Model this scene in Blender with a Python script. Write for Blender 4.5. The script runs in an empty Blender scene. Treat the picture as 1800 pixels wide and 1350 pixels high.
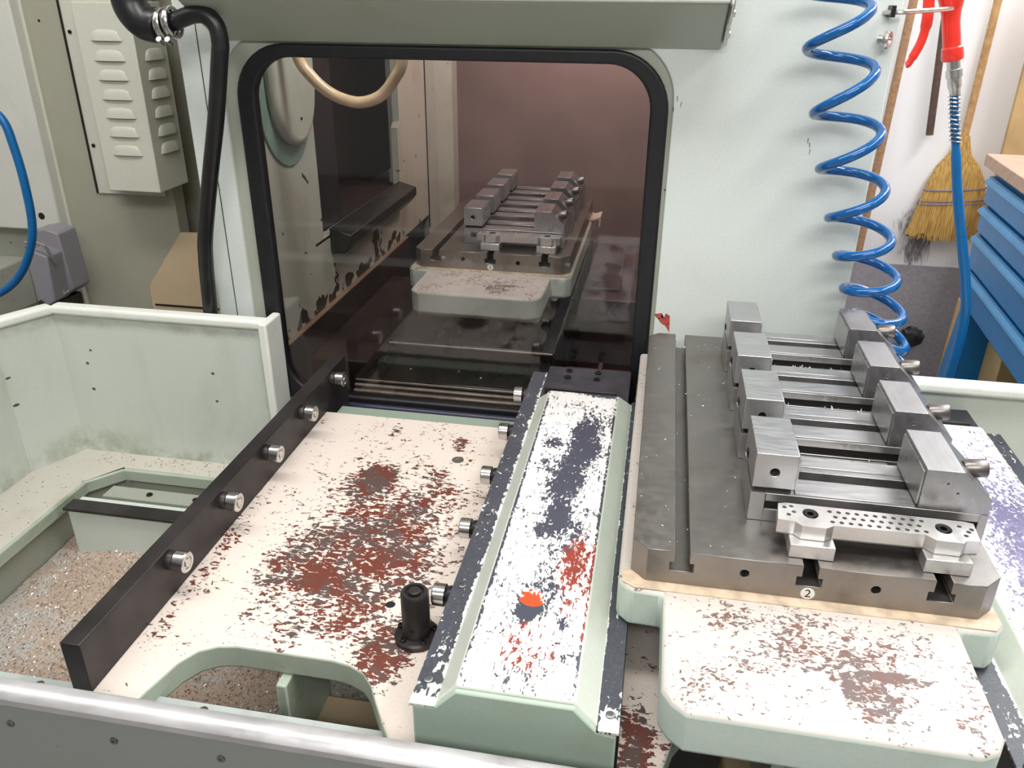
import bpy, bmesh, math, random
from mathutils import Vector, Matrix
random.seed(7)
PI = math.pi
S = bpy.context.scene
COL = S.collection

# ---------------------------------------------------------------- camera
P, YAW, ROLL = math.radians(25.605), math.radians(10.064), math.radians(0.4525)
fw = Vector((-math.sin(YAW)*math.cos(P), math.cos(YAW)*math.cos(P), -math.sin(P)))
rt0 = Vector((math.cos(YAW), math.sin(YAW), 0)); up0 = rt0.cross(fw)
rt = rt0*math.cos(ROLL) + up0*math.sin(ROLL); up = rt.cross(fw)
cd = bpy.data.cameras.new('camera'); cam = bpy.data.objects.new('camera', cd); COL.objects.link(cam)
cd.sensor_width = 36; cd.lens = 1437.6/1800*36; cd.sensor_fit = 'HORIZONTAL'; cd.clip_start = .02
cam.matrix_world = Matrix(((rt.x, up.x, -fw.x, 0), (rt.y, up.y, -fw.y, 0), (rt.z, up.z, -fw.z, 1.65), (0, 0, 0, 1)))
S.camera = cam

# ---------------------------------------------------------------- world, lights, exposure
S.view_settings.view_transform = 'Standard'; S.view_settings.look = 'None'
S.view_settings.exposure = 0.0; S.view_settings.gamma = 1; S.view_settings.use_curve_mapping = False
w = bpy.data.worlds.new('world'); S.world = w; w.use_nodes = True
w.node_tree.nodes['Background'].inputs[0].default_value = (.80, .86, 1, 1)
w.node_tree.nodes['Background'].inputs[1].default_value = .42

def area(name, loc, target, sx, sy, power, color=(1, 1, 1)):
    l = bpy.data.lights.new(name, 'AREA'); l.shape = 'RECTANGLE'; l.size = sx; l.size_y = sy
    l.energy = power; l.color = color
    o = bpy.data.objects.new(name, l); COL.objects.link(o); o.location = loc
    d = Vector(target) - Vector(loc); o.rotation_euler = d.to_track_quat('-Z', 'Y').to_euler()
    return o
# fluorescent tubes on the workshop ceiling
area('ceiling_light', (-.6, .9, 3.3), (-.6, .9, 0), 2.6, .5, 54, (1, .985, .96))
area('ceiling_light', (1.6, 1.2, 3.3), (1.6, 1.2, 0), .5, 2.6, 42, (1, .985, .97))
area('ceiling_light', (2.2, 3.0, 3.3), (1.8, 3.2, 0), 1.8, .4, 74, (.96, .98, 1))
area('ceiling_light', (-2.6, .6, 3.3), (-2.4, .9, 0), .5, 2.4, 17, (1, .97, .93))
area('ceiling_light', (.4, -1.6, 3.3), (.2, 1, .8), 2.8, .5, 70, (1, .99, .98))
# warm work lamp inside the machine, then an unseen fill behind the pane
area('chamber_lamp_and_fill', (-.25, 3.30, 1.85), (-.50, 3.75, 1.22), .22, .12, 8.5, (1, .78, .72))
area('chamber_lamp_and_fill', (-.45, 2.75, 2.0), (-.45, 2.9, .8), .35, .12, 1.6, (1, .88, .82))
area('chamber_lamp_and_fill', (-.45, 1.98, 2.08), (-.62, 2.5, .85), .5, .10, 8.5, (.93, 1, .97))  # added neutral fill standing in for room light through the window

# ---------------------------------------------------------------- materials
def nt(name):
    m = bpy.data.materials.new(name); m.use_nodes = True
    return m, m.node_tree, m.node_tree.nodes['Principled BSDF']
def mth(t, op, a, b=None, c=None, clamp=False):
    n = t.nodes.new('ShaderNodeMath'); n.operation = op; n.use_clamp = clamp
    for i, v in enumerate((a, b, c)):
        if v is None: continue
        if hasattr(v, 'is_linked'): t.links.new(v, n.inputs[i])
        else: n.inputs[i].default_value = v
    return n.outputs[0]
def mixc(t, f, a, b):
    n = t.nodes.new('ShaderNodeMix'); n.data_type = 'RGBA'
    for s, v in ((n.inputs['Factor'], f), (n.inputs[6], a), (n.inputs[7], b)):
        if hasattr(v, 'is_linked'): t.links.new(v, s)
        elif isinstance(v, (int, float)): s.default_value = v
        else: s.default_value = (*v, 1)
    return n.outputs[2]
def coords(t, off=(0, 0, 0), scale=(1, 1, 1)):
    tc = t.nodes.new('ShaderNodeTexCoord')
    a = t.nodes.new('ShaderNodeVectorMath'); a.operation = 'ADD'; t.links.new(tc.outputs['Object'], a.inputs[0]); a.inputs[1].default_value = off
    if scale == (1, 1, 1): return a.outputs[0]
    b = t.nodes.new('ShaderNodeVectorMath'); b.operation = 'MULTIPLY'; t.links.new(a.outputs[0], b.inputs[0]); b.inputs[1].default_value = scale
    return b.outputs[0]
def noise(t, vec, scale, detail=4, rough=.55, dist=0):
    n = t.nodes.new('ShaderNodeTexNoise'); t.links.new(vec, n.inputs['Vector'])
    n.inputs['Scale'].default_value = scale; n.inputs['Detail'].default_value = detail
    n.inputs['Roughness'].default_value = rough; n.inputs['Distortion'].default_value = dist
    return n.outputs['Fac']
def rng(t, v, a, b, lo=0, hi=1, smooth=True):
    n = t.nodes.new('ShaderNodeMapRange'); n.interpolation_type = 'SMOOTHSTEP' if smooth else 'LINEAR'
    t.links.new(v, n.inputs[0])
    for i, x in enumerate((a, b, lo, hi)): n.inputs[i+1].default_value = x
    return n.outputs[0]
def bump(t, bs, h, strength=.3, dist=.001):
    n = t.nodes.new('ShaderNodeBump'); n.inputs['Strength'].default_value = strength; n.inputs['Distance'].default_value = dist
    t.links.new(h, n.inputs['Height']); t.links.new(n.outputs[0], bs.inputs['Normal'])
def patches(t, vec, pl):
    tot = None
    for (x, y, z, rx, ry, rz, k) in pl:
        s = t.nodes.new('ShaderNodeVectorMath'); s.operation = 'SUBTRACT'; t.links.new(vec, s.inputs[0]); s.inputs[1].default_value = (x, y, z)
        d = t.nodes.new('ShaderNodeVectorMath'); d.operation = 'DIVIDE'; t.links.new(s.outputs[0], d.inputs[0]); d.inputs[1].default_value = (rx, ry, rz)
        l = t.nodes.new('ShaderNodeVectorMath'); l.operation = 'LENGTH'; t.links.new(d.outputs[0], l.inputs[0])
        v = rng(t, l.outputs['Value'], .25, 1.25, k, 0)
        tot = v if tot is None else mth(t, 'MAXIMUM', tot, v)
    return tot

def plain(name, c, rough=.5, metal=0, var=.0, scale=30, bmp=0, coat=0):
    m, t, b = nt(name)
    b.inputs['Roughness'].default_value = rough; b.inputs['Metallic'].default_value = metal
    b.inputs['Coat Weight'].default_value = coat
    v = coords(t); n = noise(t, v, scale, 5)
    f = rng(t, n, .3, .7)
    t.links.new(mixc(t, f, tuple(x*(1-var) for x in c), tuple(min(1, x*(1+var)) for x in c)), b.inputs['Base Color'])
    if bmp: bump(t, b, n, bmp, .0008)
    return m

def painted(name, c, org=(0, 0, 0), grime=(.30, .29, .22), amount=.35, chips=.72, under=(.10, .07, .06), rough=.42, pl=None, streak=False, tint=None, hs=38, gpl=None):
    """old machine enamel: soft grime, little nicks, optional worn patches"""
    m, t, b = nt(name)
    v = coords(t, org)
    g = noise(t, coords(t, org, (1, 1, .35) if streak else (1, 1, 1)), 5, 6, .62, .4)
    g2 = noise(t, v, 160, 2)
    col = mixc(t, mth(t, 'MULTIPLY', rng(t, g, .48, .8), amount), c, grime)
    if gpl: col = mixc(t, mth(t, 'MULTIPLY', patches(t, v, gpl), rng(t, noise(t, v, 16, 5, .65), .38, .68)), col, (.22, .25, .16))
    if tint: col = mixc(t, rng(t, noise(t, v, 2.2, 2), .35, .65, 0, .6), col, tint)
    col = mixc(t, rng(t, g2, .3, .7, 0, .06), col, (.2, .2, .2))
    h = noise(t, v, hs, 3, .5, .3)
    if pl: h = mth(t, 'ADD', h, patches(t, v, pl))
    e = rng(t, h, chips, chips+.012)
    col = mixc(t, e, col, under)
    t.links.new(col, b.inputs['Base Color']); b.inputs['Roughness'].default_value = rough
    bump(t, b, mth(t, 'SUBTRACT', mth(t, 'MULTIPLY', g2, .25), e), .25, .0006)
    return m

def peeling(name, top, under1, under2, org, pl, pl2=None, under3=None, pl3=None, scale=(90, 130, 90), base=.0, thr=.66, stain=(.62, .50, .36), rough=.45, det=5, scratch=0):
    """enamel flaking off: ellipse masks push a noise over its threshold"""
    m, t, b = nt(name)
    v = coords(t, org)
    n1 = noise(t, coords(t, org, scale), 1, det, .62, .7)
    n3 = noise(t, v, 14, 3, .5)
    n2 = mth(t, 'MULTIPLY', mth(t, 'SUBTRACT', n3, .5), .35)
    h = mth(t, 'ADD', mth(t, 'ADD', n1, base), n2)
    h = mth(t, 'ADD', h, patches(t, v, pl))
    if scratch:
        s1 = noise(t, coords(t, org, (420, 28, 60)), 1, 2, .5, .2)
        h = mth(t, 'ADD', h, mth(t, 'MULTIPLY', rng(t, s1, .55, .75), scratch))
    e = rng(t, h, thr, thr+.014)
    u = noise(t, v, 22, 4, .6, .5)
    f = rng(t, u, .44, .56)
    if pl2: f = rng(t, mth(t, 'ADD', mth(t, 'MULTIPLY', mth(t, 'SUBTRACT', u, .5), 1.2), patches(t, v, pl2)), .40, .55)
    und = mixc(t, f, under1, under2)
    if under3: und = mixc(t, rng(t, mth(t, 'ADD', mth(t, 'MULTIPLY', mth(t, 'SUBTRACT', u, .5), 1.6), patches(t, v, pl3)), .42, .47), und, under3)
    tc = mixc(t, rng(t, noise(t, v, 7, 4, .6), .52, .78, 0, .45), top, stain)
    tc = mixc(t, rng(t, noise(t, v, 200, 2), .4, .8, 0, .12), tc, (.3, .25, .2))
    t.links.new(mixc(t, e, tc, und), b.inputs['Base Color'])
    b.inputs['Roughness'].default_value = rough
    bump(t, b, mth(t, 'MULTIPLY', e, -1), .5, .0008)
    return m

def steel(name, c, rough=.35, stain=(.16, .11, .08), amt=.5, brush=None, metal=.9):
    m, t, b = nt(name)
    v = coords(t)
    col = mixc(t, rng(t, noise(t, v, 9, 5, .6), .48, .75, 0, amt), c, stain)
    n2 = noise(t, coords(t, (0, 0, 0), brush or (60, 60, 60)), 1, 3)
    col = mixc(t, rng(t, n2, .3, .7, 0, .25), col, tuple(x*1.5 for x in c))
    t.links.new(col, b.inputs['Base Color']); b.inputs['Metallic'].default_value = metal
    t.links.new(rng(t, n2, .2, .8, rough-.08, rough+.1), b.inputs['Roughness'])
    bump(t, b, n2, .03, .0003)
    return m

M = {}
SAGE = (.60, .67, .61); SAGE_D = (.40, .50, .42)
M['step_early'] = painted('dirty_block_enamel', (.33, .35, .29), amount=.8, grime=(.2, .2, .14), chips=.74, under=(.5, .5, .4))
M['sage'] = painted('sage_enamel', SAGE, amount=.2, chips=.76)
M['sage_wall'] = painted('sage_enamel_wall', (.68, .73, .695), amount=.08, chips=.81)
M['sage_tray'] = painted('sage_enamel_tray', (.60, .645, .585), (-1.3, 1.2, .25), amount=.5, grime=(.40, .42, .32), chips=.80, streak=True,
    pl=[(x, y, z, .007, .02, .0055, .5) for x, y, z in ((-1.4782, 1.795, 0.768), (-1.4965, 1.795, 0.7277), (-1.496, 1.795, 0.65), (-1.1279, 1.795, 0.73), (-1.1282, 1.795, 0.647), (-1.63, 1.6567, 0.7317), (-1.63, 1.6593, 0.6524), (-1.63, 1.62, 0.647))],
    gpl=[(-1.52, 1.80, .47, .20, .3, .07, .5), (-1.2, 1.80, .45, .40, .3, .04, .7), (-1.63, 1.3, .46, .1, .4, .07, .8), (-1.3, 1.8, .85, .7, .3, .02, .35), (-.97, 1.8, .70, .02, .3, .2, .6)])
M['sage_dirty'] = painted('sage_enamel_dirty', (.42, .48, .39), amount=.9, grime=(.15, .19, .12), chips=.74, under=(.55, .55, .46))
M['cast_side'] = painted('casting_side_enamel', (.55, .635, .565), amount=.3, chips=.76)
M['white_rim'] = painted('white_rim_enamel', (.80, .82, .76), amount=.3, chips=.74, under=(.4, .22, .15))
M['ledge'] = painted('ledge_enamel', (.57, .54, .475), amount=.7, grime=(.42, .36, .27), chips=.72, under=(.2, .15, .1))
M['beige'] = painted('cabinet_beige', (.38, .37, .29), amount=.2, chips=.79)
M['frame'] = painted('window_frame_enamel', (.40, .42, .35), amount=.4, grime=(.3, .27, .18), chips=.75)
M['louver'] = painted('louver_box_paint', (.62, .62, .53), amount=.1, chips=.83)
M['door'] = painted('pale_door_paint', (.66, .66, .60), amount=.1, chips=.80)
M['tan'] = painted('tan_dirty_paint', (.50, .38, .24), amount=.5, grime=(.5, .45, .33), chips=.8)
M['canopy'] = painted('canopy_paint', (.44, .48, .40), amount=.3, chips=.8)
M['black'] = plain('black_oxide_steel', (.022, .022, .026), .42, .4, .3, 12, .1)
M['black_top'] = plain('worn_black_plate', (.045, .048, .06), .45, .3, .3, 20, .1)
M['bar'] = plain('dark_guide_bar', (.040, .034, .034), .42, .5, .35, 9, .05)
M['rubber'] = plain('black_rubber', (.008, .008, .010), .45, 0, .2, 40)
M['hose_black'] = plain('black_hose_rubber', (.010, .010, .011), .35, 0, .2, 40)
M['chrome'] = plain('bright_steel', (.62, .61, .60), .22, 1, .1, 60)
M['hole'] = plain('dark_hole', (.008, .007, .006), .8)
M['steel'] = steel('pallet_steel', (.24, .225, .21), .36, amt=.5)
M['steel_side'] = steel('pallet_steel_side', (.29, .265, .24), .45, amt=.4)
M['vise'] = steel('vise_steel', (.42, .415, .41), .33, amt=.3, brush=(30, 140, 30))
M['jaw'] = steel('jaw_steel', (.47, .47, .475), .36, amt=.12, brush=(25, 160, 25))
M['jaw_dark'] = steel('movable_jaw_steel', (.36, .355, .36), .34, amt=.2, brush=(160, 25, 60))
M['alu'] = steel('milled_aluminium', (.60, .59, .575), .33, amt=.1, stain=(.45, .42, .38), brush=(50, 16, 50), metal=.85)
M['alu_low'] = plain('shaded_hole_bottom_aluminium', (.25, .24, .23), .4, .9)  # darkened aluminium, shade put into the bottoms of the drilled holes
M['bolt'] = plain('black_cap_screw', (.03, .028, .027), .35, .7, .3, 60)
M['cover_dark'] = steel('way_cover_steel', (.042, .041, .037), .30, amt=.5, stain=(.05, .04, .03), brush=(30, 5, 5), metal=.7)
M['cover_edge'] = plain('way_cover_lip', (.62, .55, .48), .4, .4, .2, 30)
M['brown'] = plain('dark_brown_sheet', (.035, .022, .020), .55, .1, .3, 6)
M['mauve'] = plain('dusty_back_wall', (.20, .138, .130), .65, .0, .15, 3)
M['inner'] = painted('chamber_enamel', (.50, .50, .42), amount=.7, grime=(.33, .26, .18), chips=.68, under=(.05, .035, .03), streak=True, hs=16,
                     pl=[(-1, 2.5, .755, .3, .9, .055, .20), (-1, 2.78, .79, .3, .10, .13, .17), (-1, 3.02, .78, .3, .08, .08, .16), (-1, 2.38, .78, .2, .05, .14, .2), (-1, 2.15, .77, .2, .12, .05, .15)])
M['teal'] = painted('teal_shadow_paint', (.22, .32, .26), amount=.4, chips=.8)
M['post'] = painted('chamber_post_paint', (.42, .43, .37), amount=.6, grime=(.26, .2, .15), chips=.72)
M['rust_floor'] = plain('dark_chamber_floor', (.07, .045, .042), .4, .2, .4, 8)
M['apron'] = painted('grey_apron_paint', (.27, .285, .265), amount=.15, chips=.80)
M['lip'] = steel('bare_lip_metal', (.62, .61, .62), .38, amt=.6, stain=(.30, .27, .27), brush=(14, 60, 60), metal=.6)
M['strip'] = plain('flange_strip_paint', (.44, .48, .465), .4, 0, .08, 20)
M['screw_grey'] = plain('grey_screw', (.25, .25, .25), .35, .9, .2, 50)
M['sticker'] = plain('white_number_disc', (.82, .81, .76), .4)
M['ink'] = plain('black_ink', (.01, .01, .01), .5)
M['red_tape'] = plain('faded_red_mark', (.42, .07, .055), .5, 0, .4, 60)
M['coil'] = plain('blue_polyurethane', (.001, .092, .30), .14, 0, .08, 30, 0, .3)
M['blue_hose'] = plain('blue_rubber_hose', (.002, .115, .33), .3, 0, .06, 30)
M['red'] = plain('red_gun_plastic', (.85, .035, .02), .28, 0, .05, 30, 0, .3)
M['nickel'] = plain('nickel_fitting', (.60, .58, .54), .25, .95, .12, 60)
M['wall_white'] = painted('plaster_white', (.93, .92, .94), amount=.10, grime=(.75, .72, .7), chips=.9)
M['blue_cab'] = plain('blue_sheet_metal', (.004, .15, .40), .38, 0, .10, 8)
M['blue_lip'] = plain('blue_drawer_handle', (.03, .24, .52), .35, 0, .08, 8)
M['benchtop'] = plain('beech_bench_top', (.50, .30, .22), .5, 0, .12, 40)
M['ply'] = plain('plywood_board', (.52, .33, .15), .55, 0, .15, 6)
M['stick'] = plain('wooden_stick', (.36, .20, .11), .5, 0, .2, 60)
M['stick_dark'] = plain('dark_brown_rod', (.10, .055, .045), .5, 0, .2, 60)
M['dado'] = plain('grey_dado_paint', (.30, .28, .31), .55, 0, .1, 60)
M['floor'] = plain('workshop_floor', (.22, .21, .2), .5, 0, .2, 4)
M['ceiling'] = plain('ceiling_white', (.8, .8, .78), .8)
M['connector'] = painted('grey_connector_housing', (.27, .26, .29), amount=.3, chips=.82)
M['tube'] = plain('yellowed_tube', (.72, .52, .33), .25, 0, .2, 14, 0, .4)
M['twine'] = plain('blue_twine', (.20, .17, .28), .7)
M['apex'] = plain('brown_wood_block', (.06, .035, .025), .6)

def broom_mat():
    m, t, b = nt('broom_straw')
    n = noise(t, coords(t, (0, 0, 0), (260, 260, 12)), 1, 3)
    t.links.new(mixc(t, rng(t, n, .3, .7), (.34, .17, .035), (.70, .44, .13)), b.inputs['Base Color'])
    b.inputs['Roughness'].default_value = .7; bump(t, b, n, .8, .003)
    return m
M['straw'] = broom_mat()
def wallstain():
    m, t, b = nt('white_wall_sooty')
    v = coords(t, (0, 0, 0))
    n = noise(t, coords(t, (0, 0, 0), (1, 1, .3)), 26, 5, .7, .6)
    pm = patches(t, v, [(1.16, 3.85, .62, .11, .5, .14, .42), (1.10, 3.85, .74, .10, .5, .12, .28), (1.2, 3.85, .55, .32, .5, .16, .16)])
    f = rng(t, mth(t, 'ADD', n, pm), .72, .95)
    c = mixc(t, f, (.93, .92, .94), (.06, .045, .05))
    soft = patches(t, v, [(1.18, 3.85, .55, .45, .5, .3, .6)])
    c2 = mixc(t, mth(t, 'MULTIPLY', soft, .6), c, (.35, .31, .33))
    t.links.new(c2, b.inputs['Base Color']); b.inputs['Roughness'].default_value = .7
    return m
M['wall_soot'] = wallstain()
def chipfloor():
    m, t, b = nt('chip_covered_floor')
    v = coords(t)
    a = rng(t, noise(t, v, 6, 4, .6), .42, .58)
    c = mixc(t, a, (.50, .47, .43), (.50, .38, .29))
    d = noise(t, v, 170, 4, .7, .5)
    c = mixc(t, rng(t, d, .52, .62, 0, .75), c, (.17, .13, .11))
    c = mixc(t, rng(t, noise(t, v, 120, 3, .6, .8), .60, .68, 0, .7), c, (.75, .75, .76))
    t.links.new(c, b.inputs['Base Color']); b.inputs['Roughness'].default_value = .55
    bump(t, b, d, .9, .003)
    return m
M['chipfloor'] = chipfloor()
def glass():
    m = bpy.data.materials.new('tinted_safety_pane'); m.use_nodes = True; t = m.node_tree; t.nodes.clear()
    o = t.nodes.new('ShaderNodeOutputMaterial'); mx = t.nodes.new('ShaderNodeMixShader')
    tr = t.nodes.new('ShaderNodeBsdfTransparent'); tr.inputs[0].default_value = (.90, .87, .87, 1)
    gl = t.nodes.new('ShaderNodeBsdfGlossy'); gl.inputs['Roughness'].default_value = .04
    fr = t.nodes.new('ShaderNodeFresnel'); fr.inputs[0].default_value = 1.5
    t.links.new(fr.outputs[0], mx.inputs[0]); t.links.new(tr.outputs[0], mx.inputs[1]); t.links.new(gl.outputs[0], mx.inputs[2])
    t.links.new(mx.outputs[0], o.inputs[0]); return m
M['glass'] = glass()

# ---------------------------------------------------------------- builders
def origin(o):
    v = Vector((0, 0, 0))
    while o: v += o.location; o = o.parent
    return v
def obj(name, bm, mat, parent=None, bevel=0, seg=2, smooth=True, angle=35):
    """bm is given in world coordinates; becomes one mesh under parent"""
    og = origin(parent) if parent else Vector((0, 0, 0))
    bmesh.ops.remove_doubles(bm, verts=bm.verts, dist=1e-6)
    bmesh.ops.recalc_face_normals(bm, faces=bm.faces)
    if og.length: bmesh.ops.translate(bm, verts=bm.verts, vec=-og)
    me = bpy.data.meshes.new(name)
    if smooth:
        for f in bm.faces: f.smooth = True
    bm.to_mesh(me); bm.free()
    for m in (mat if isinstance(mat, (list, tuple)) else [mat]): me.materials.append(m)
    if smooth: me.set_sharp_from_angle(angle=math.radians(angle))
    o = bpy.data.objects.new(name, me); COL.objects.link(o)
    if parent: o.parent = parent
    if bevel:
        b = o.modifiers.new('bevel', 'BEVEL'); b.width = bevel; b.segments = seg; b.limit_method = 'ANGLE'; b.angle_limit = math.radians(40); b.harden_normals = False
    return o
def recentre(o):
    """own-mesh things: origin at the base centre"""
    vs = [v.co for v in o.data.vertices]
    c = Vector(((min(v.x for v in vs)+max(v.x for v in vs))/2, (min(v.y for v in vs)+max(v.y for v in vs))/2, min(v.z for v in vs)))
    o.data.transform(Matrix.Translation(-c)); o.location = o.location + c
    return o
def thing(name, label, cat, loc=(0, 0, 0), group=None):
    o = bpy.data.objects.new(name, None); COL.objects.link(o); o.location = loc; o.empty_display_size = .05
    return tag(o, label, cat, group)
def tag(o, label, cat, group=None):
    o['label'] = label; o['category'] = cat
    if group: o['group'] = group
    return o
def struct(o): o['kind'] = 'structure'; return o
def lab(o, s): o['label'] = s; return o
def box(bm, x0, x1, y0, y1, z0, z1):
    vs = [bm.verts.new((x, y, z)) for x in (x0, x1) for y in (y0, y1) for z in (z0, z1)]
    for f in ((0, 1, 3, 2), (4, 6, 7, 5), (0, 4, 5, 1), (2, 3, 7, 6), (0, 2, 6, 4), (1, 5, 7, 3)): bm.faces.new([vs[i] for i in f])
    return bm
def B(*a):
    bm = bmesh.new(); return box(bm, *a)
def mp(plane, u, v, w):
    return {'xy': (u, v, w), 'xz': (u, w, v), 'yz': (w, u, v)}[plane]
def holed(outer, holes, w0, w1, plane, bm=None):
    bm = bm or bmesh.new(); es = []
    for loop in [outer]+list(holes):
        vs = [bm.verts.new(mp(plane, u, v, w0)) for u, v in loop]
        es += [bm.edges.new((vs[i], vs[(i+1) % len(vs)])) for i in range(len(vs))]
    r = bmesh.ops.triangle_fill(bm, edges=es, use_beauty=True)
    fs = [g for g in r['geom'] if isinstance(g, bmesh.types.BMFace)]
    e = bmesh.ops.extrude_face_region(bm, geom=fs, use_keep_orig=True)
    vs = [g for g in e['geom'] if isinstance(g, bmesh.types.BMVert)]
    bmesh.ops.translate(bm, verts=vs, vec=Vector(mp(plane, 0, 0, w1-w0)))
    return bm
def prism(pts, w0, w1, plane, bm=None):
    bm = bm or bmesh.new()
    a = [bm.verts.new(mp(plane, u, v, w0)) for u, v in pts]; b = [bm.verts.new(mp(plane, u, v, w1)) for u, v in pts]
    bm.faces.new(a); bm.faces.new(b[::-1]); n = len(pts)
    for i in range(n): bm.faces.new((a[i], a[(i+1) % n], b[(i+1) % n], b[i]))
    return bm
def circ(cx, cy, r, n=20, ry=None):
    return [(cx+r*math.cos(2*PI*i/n), cy+(ry or r)*math.sin(2*PI*i/n)) for i in range(n)]
def rrect(x0, x1, y0, y1, r, n=8):
    pts = []
    for cx, cy, a in ((x1-r, y1-r, 0), (x0+r, y1-r, 90), (x0+r, y0+r, 180), (x1-r, y0+r, 270)):
        for i in range(n+1):
            t = math.radians(a+90*i/n); pts.append((cx+r*math.cos(t), cy+r*math.sin(t)))
    return pts
def cyl(p0, p1, r0, r1=None, n=24, bm=None, cap=True):
    bm = bm or bmesh.new(); r1 = r0 if r1 is None else r1
    p0 = Vector(p0); p1 = Vector(p1); d = (p1-p0).normalized()
    a = d.orthogonal().normalized(); b = d.cross(a)
    c0 = [bm.verts.new(p0+(a*math.cos(2*PI*i/n)+b*math.sin(2*PI*i/n))*r0) for i in range(n)]
    c1 = [bm.verts.new(p1+(a*math.cos(2*PI*i/n)+b*math.sin(2*PI*i/n))*r1) for i in range(n)]
    for i in range(n): bm.faces.new((c0[i], c0[(i+1) % n], c1[(i+1) % n], c1[i]))
    if cap: bm.faces.new(c0[::-1]); bm.faces.new(c1)
    return bm
def lathe(p, d, prof, n=28, bm=None):
    """prof: list of (distance along d, radius)"""
    bm = bm or bmesh.new(); p = Vector(p); d = Vector(d).normalized(); a = d.orthogonal().normalized(); b = d.cross(a)
    rings = []
    for h, r in prof:
        if r < 1e-6: rings.append([bm.verts.new(p+d*h)])
        else: rings.append([bm.verts.new(p+d*h+(a*math.cos(2*PI*i/n)+b*math.sin(2*PI*i/n))*r) for i in range(n)])
    for q, s in zip(rings, rings[1:]):
        for i in range(n):
            j = (i+1) % n
            if len(q) == 1 and len(s) == 1: continue
            if len(q) == 1: bm.faces.new((q[0], s[j], s[i]))
            elif len(s) == 1: bm.faces.new((q[i], q[j], s[0]))
            else: bm.faces.new((q[i], q[j], s[j], s[i]))
    return bm
def catmull(pts, k=8):
    pts = [Vector(p) for p in pts]; P_ = [2*pts[0]-pts[1]]+pts+[2*pts[-1]-pts[-2]]; out = []
    for i in range(1, len(P_)-2):
        a, b, c, d = P_[i-1:i+3]
        for j in range(k):
            t = j/k
            out.append(.5*((2*b)+(c-a)*t+(2*a-5*b+4*c-d)*t*t+(3*b-a-3*c+d)*t**3))
    out.append(pts[-1]); return out
def tube(pts, r, n=14, bm=None):
    bm = bm or bmesh.new(); pts = [Vector(p) for p in pts]
    rs = r if isinstance(r, (list, tuple)) else [r]*len(pts)
    T = [(pts[min(i+1, len(pts)-1)]-pts[max(i-1, 0)]).normalized() for i in range(len(pts))]
    a = T[0].orthogonal().normalized(); rings = []
    for p, t, rr in zip(pts, T, rs):
        a = (a-t*a.dot(t)).normalized(); b = t.cross(a)
        rings.append([bm.verts.new(p+(a*math.cos(2*PI*i/n)+b*math.sin(2*PI*i/n))*rr) for i in range(n)])
    for q, s in zip(rings, rings[1:]):
        for i in range(n): bm.faces.new((q[i], q[(i+1) % n], s[(i+1) % n], s[i]))
    bm.faces.new(rings[0][::-1]); bm.faces.new(rings[-1]); return bm
def topmat(o, lo=.9):
    """second material slot on the faces that look upwards"""
    for p in o.data.polygons:
        if p.normal.z > lo: p.material_index = 1
    return o
def cap_screw(parent, p, d=(0, 0, 1), r=.006, h=.004, name='screw', mat=None, hexr=.45):
    o = obj(name, lathe(p, d, [(0, 0), (0, r), (h*.8, r), (h, r*.85), (h, r*hexr), (h*.35, r*hexr), (h*.35, 0)], 18), mat or M['bolt'], parent)
    return o
def copy_tree(o, parent=None):
    c = o.copy(); COL.objects.link(c); c.parent = parent
    for ch in list(o.children): copy_tree(ch, c)
    return c

# ================================================================ room
struct(obj('floor', B(-5, 5, -4, 4.0, -.05, 0), M['floor'], smooth=False))
struct(obj('ceiling', B(-5, 5, -4, 4.0, 3.5, 3.55), M['ceiling'], smooth=False))
struct(obj('wall_back', B(-5, 5, 3.85, 3.95, .545, 3.5), M['wall_soot'], smooth=False))
struct(obj('baseboard_back', B(-5, 5, 3.845, 3.95, 0, .545), M['dado'], smooth=False))
struct(obj('wall_left', B(-5.1, -5, -4, 4, 0, 3.5), M['ceiling'], smooth=False))
struct(obj('wall_right', B(5, 5.1, -4, 4, 0, 3.5), M['ceiling'], smooth=False))
struct(obj('wall_front', B(-5, 5, -4.1, -4, 0, 3.5), M['ceiling'], smooth=False))

# ================================================================ machine enclosure with its viewing window
YW = 1.87
enc = thing('machine_enclosure', 'pale green machining centre enclosure with a big rounded window framed in black', 'machine', (-.45, YW, 0))
hole = rrect(-1.024, .014, .585, 1.565, .125, 10)
obj('front_wall', holed([(-1.122, .05), (.44, .05), (.44, 2.3), (-1.122, 2.3)], [hole], YW, YW+.02, 'xz'), M['sage_wall'], enc, .003)
obj('window_frame', holed(hole, [rrect(-.989, .003, .617, 1.540, .125, 10)], YW+.008, YW+.03, 'xz'), M['frame'], enc)
obj('window_gasket', holed(rrect(-.991, .005, .615, 1.542, .125, 10), [rrect(-.946, -.034, .664, 1.513, .095, 10)], YW-.003, YW+.026, 'xz'), M['rubber'], enc, .006, 3)
pane = obj('window_pane', B(-.952, -.028, YW+.010, YW+.014, .658, 1.520), M['glass'], enc, smooth=False)
lab(pane, 'clear tinted safety pane, slightly reflective')
lab(obj('gasket_bead', cyl((-.86, YW-.012, .640), (-.12, YW-.012, .640), .011, n=16), plain('navy_seal', (.02, .02, .045), .3), enc), 'dark blue rounded seal along the window bottom')
cn = obj('canopy', prism([(YW, 1.545), (YW-.15, 1.632), (YW-.15, 1.95), (YW, 1.95)], -1.02, .100, 'yz'), M['canopy'], enc, .004)
obj('canopy_edge', cyl((-1.02, YW-.153, 1.640), (.100, YW-.153, 1.640), .006), M['white_rim'], cn)
br = obj('bracket', prism([(YW-.155, 1.655), (YW-.165, 1.63), (YW-.03, 1.553), (YW-.012, 1.56), (YW-.012, 1.59)], .101, .110, 'yz'), M['nickel'], cn, .003)
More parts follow.
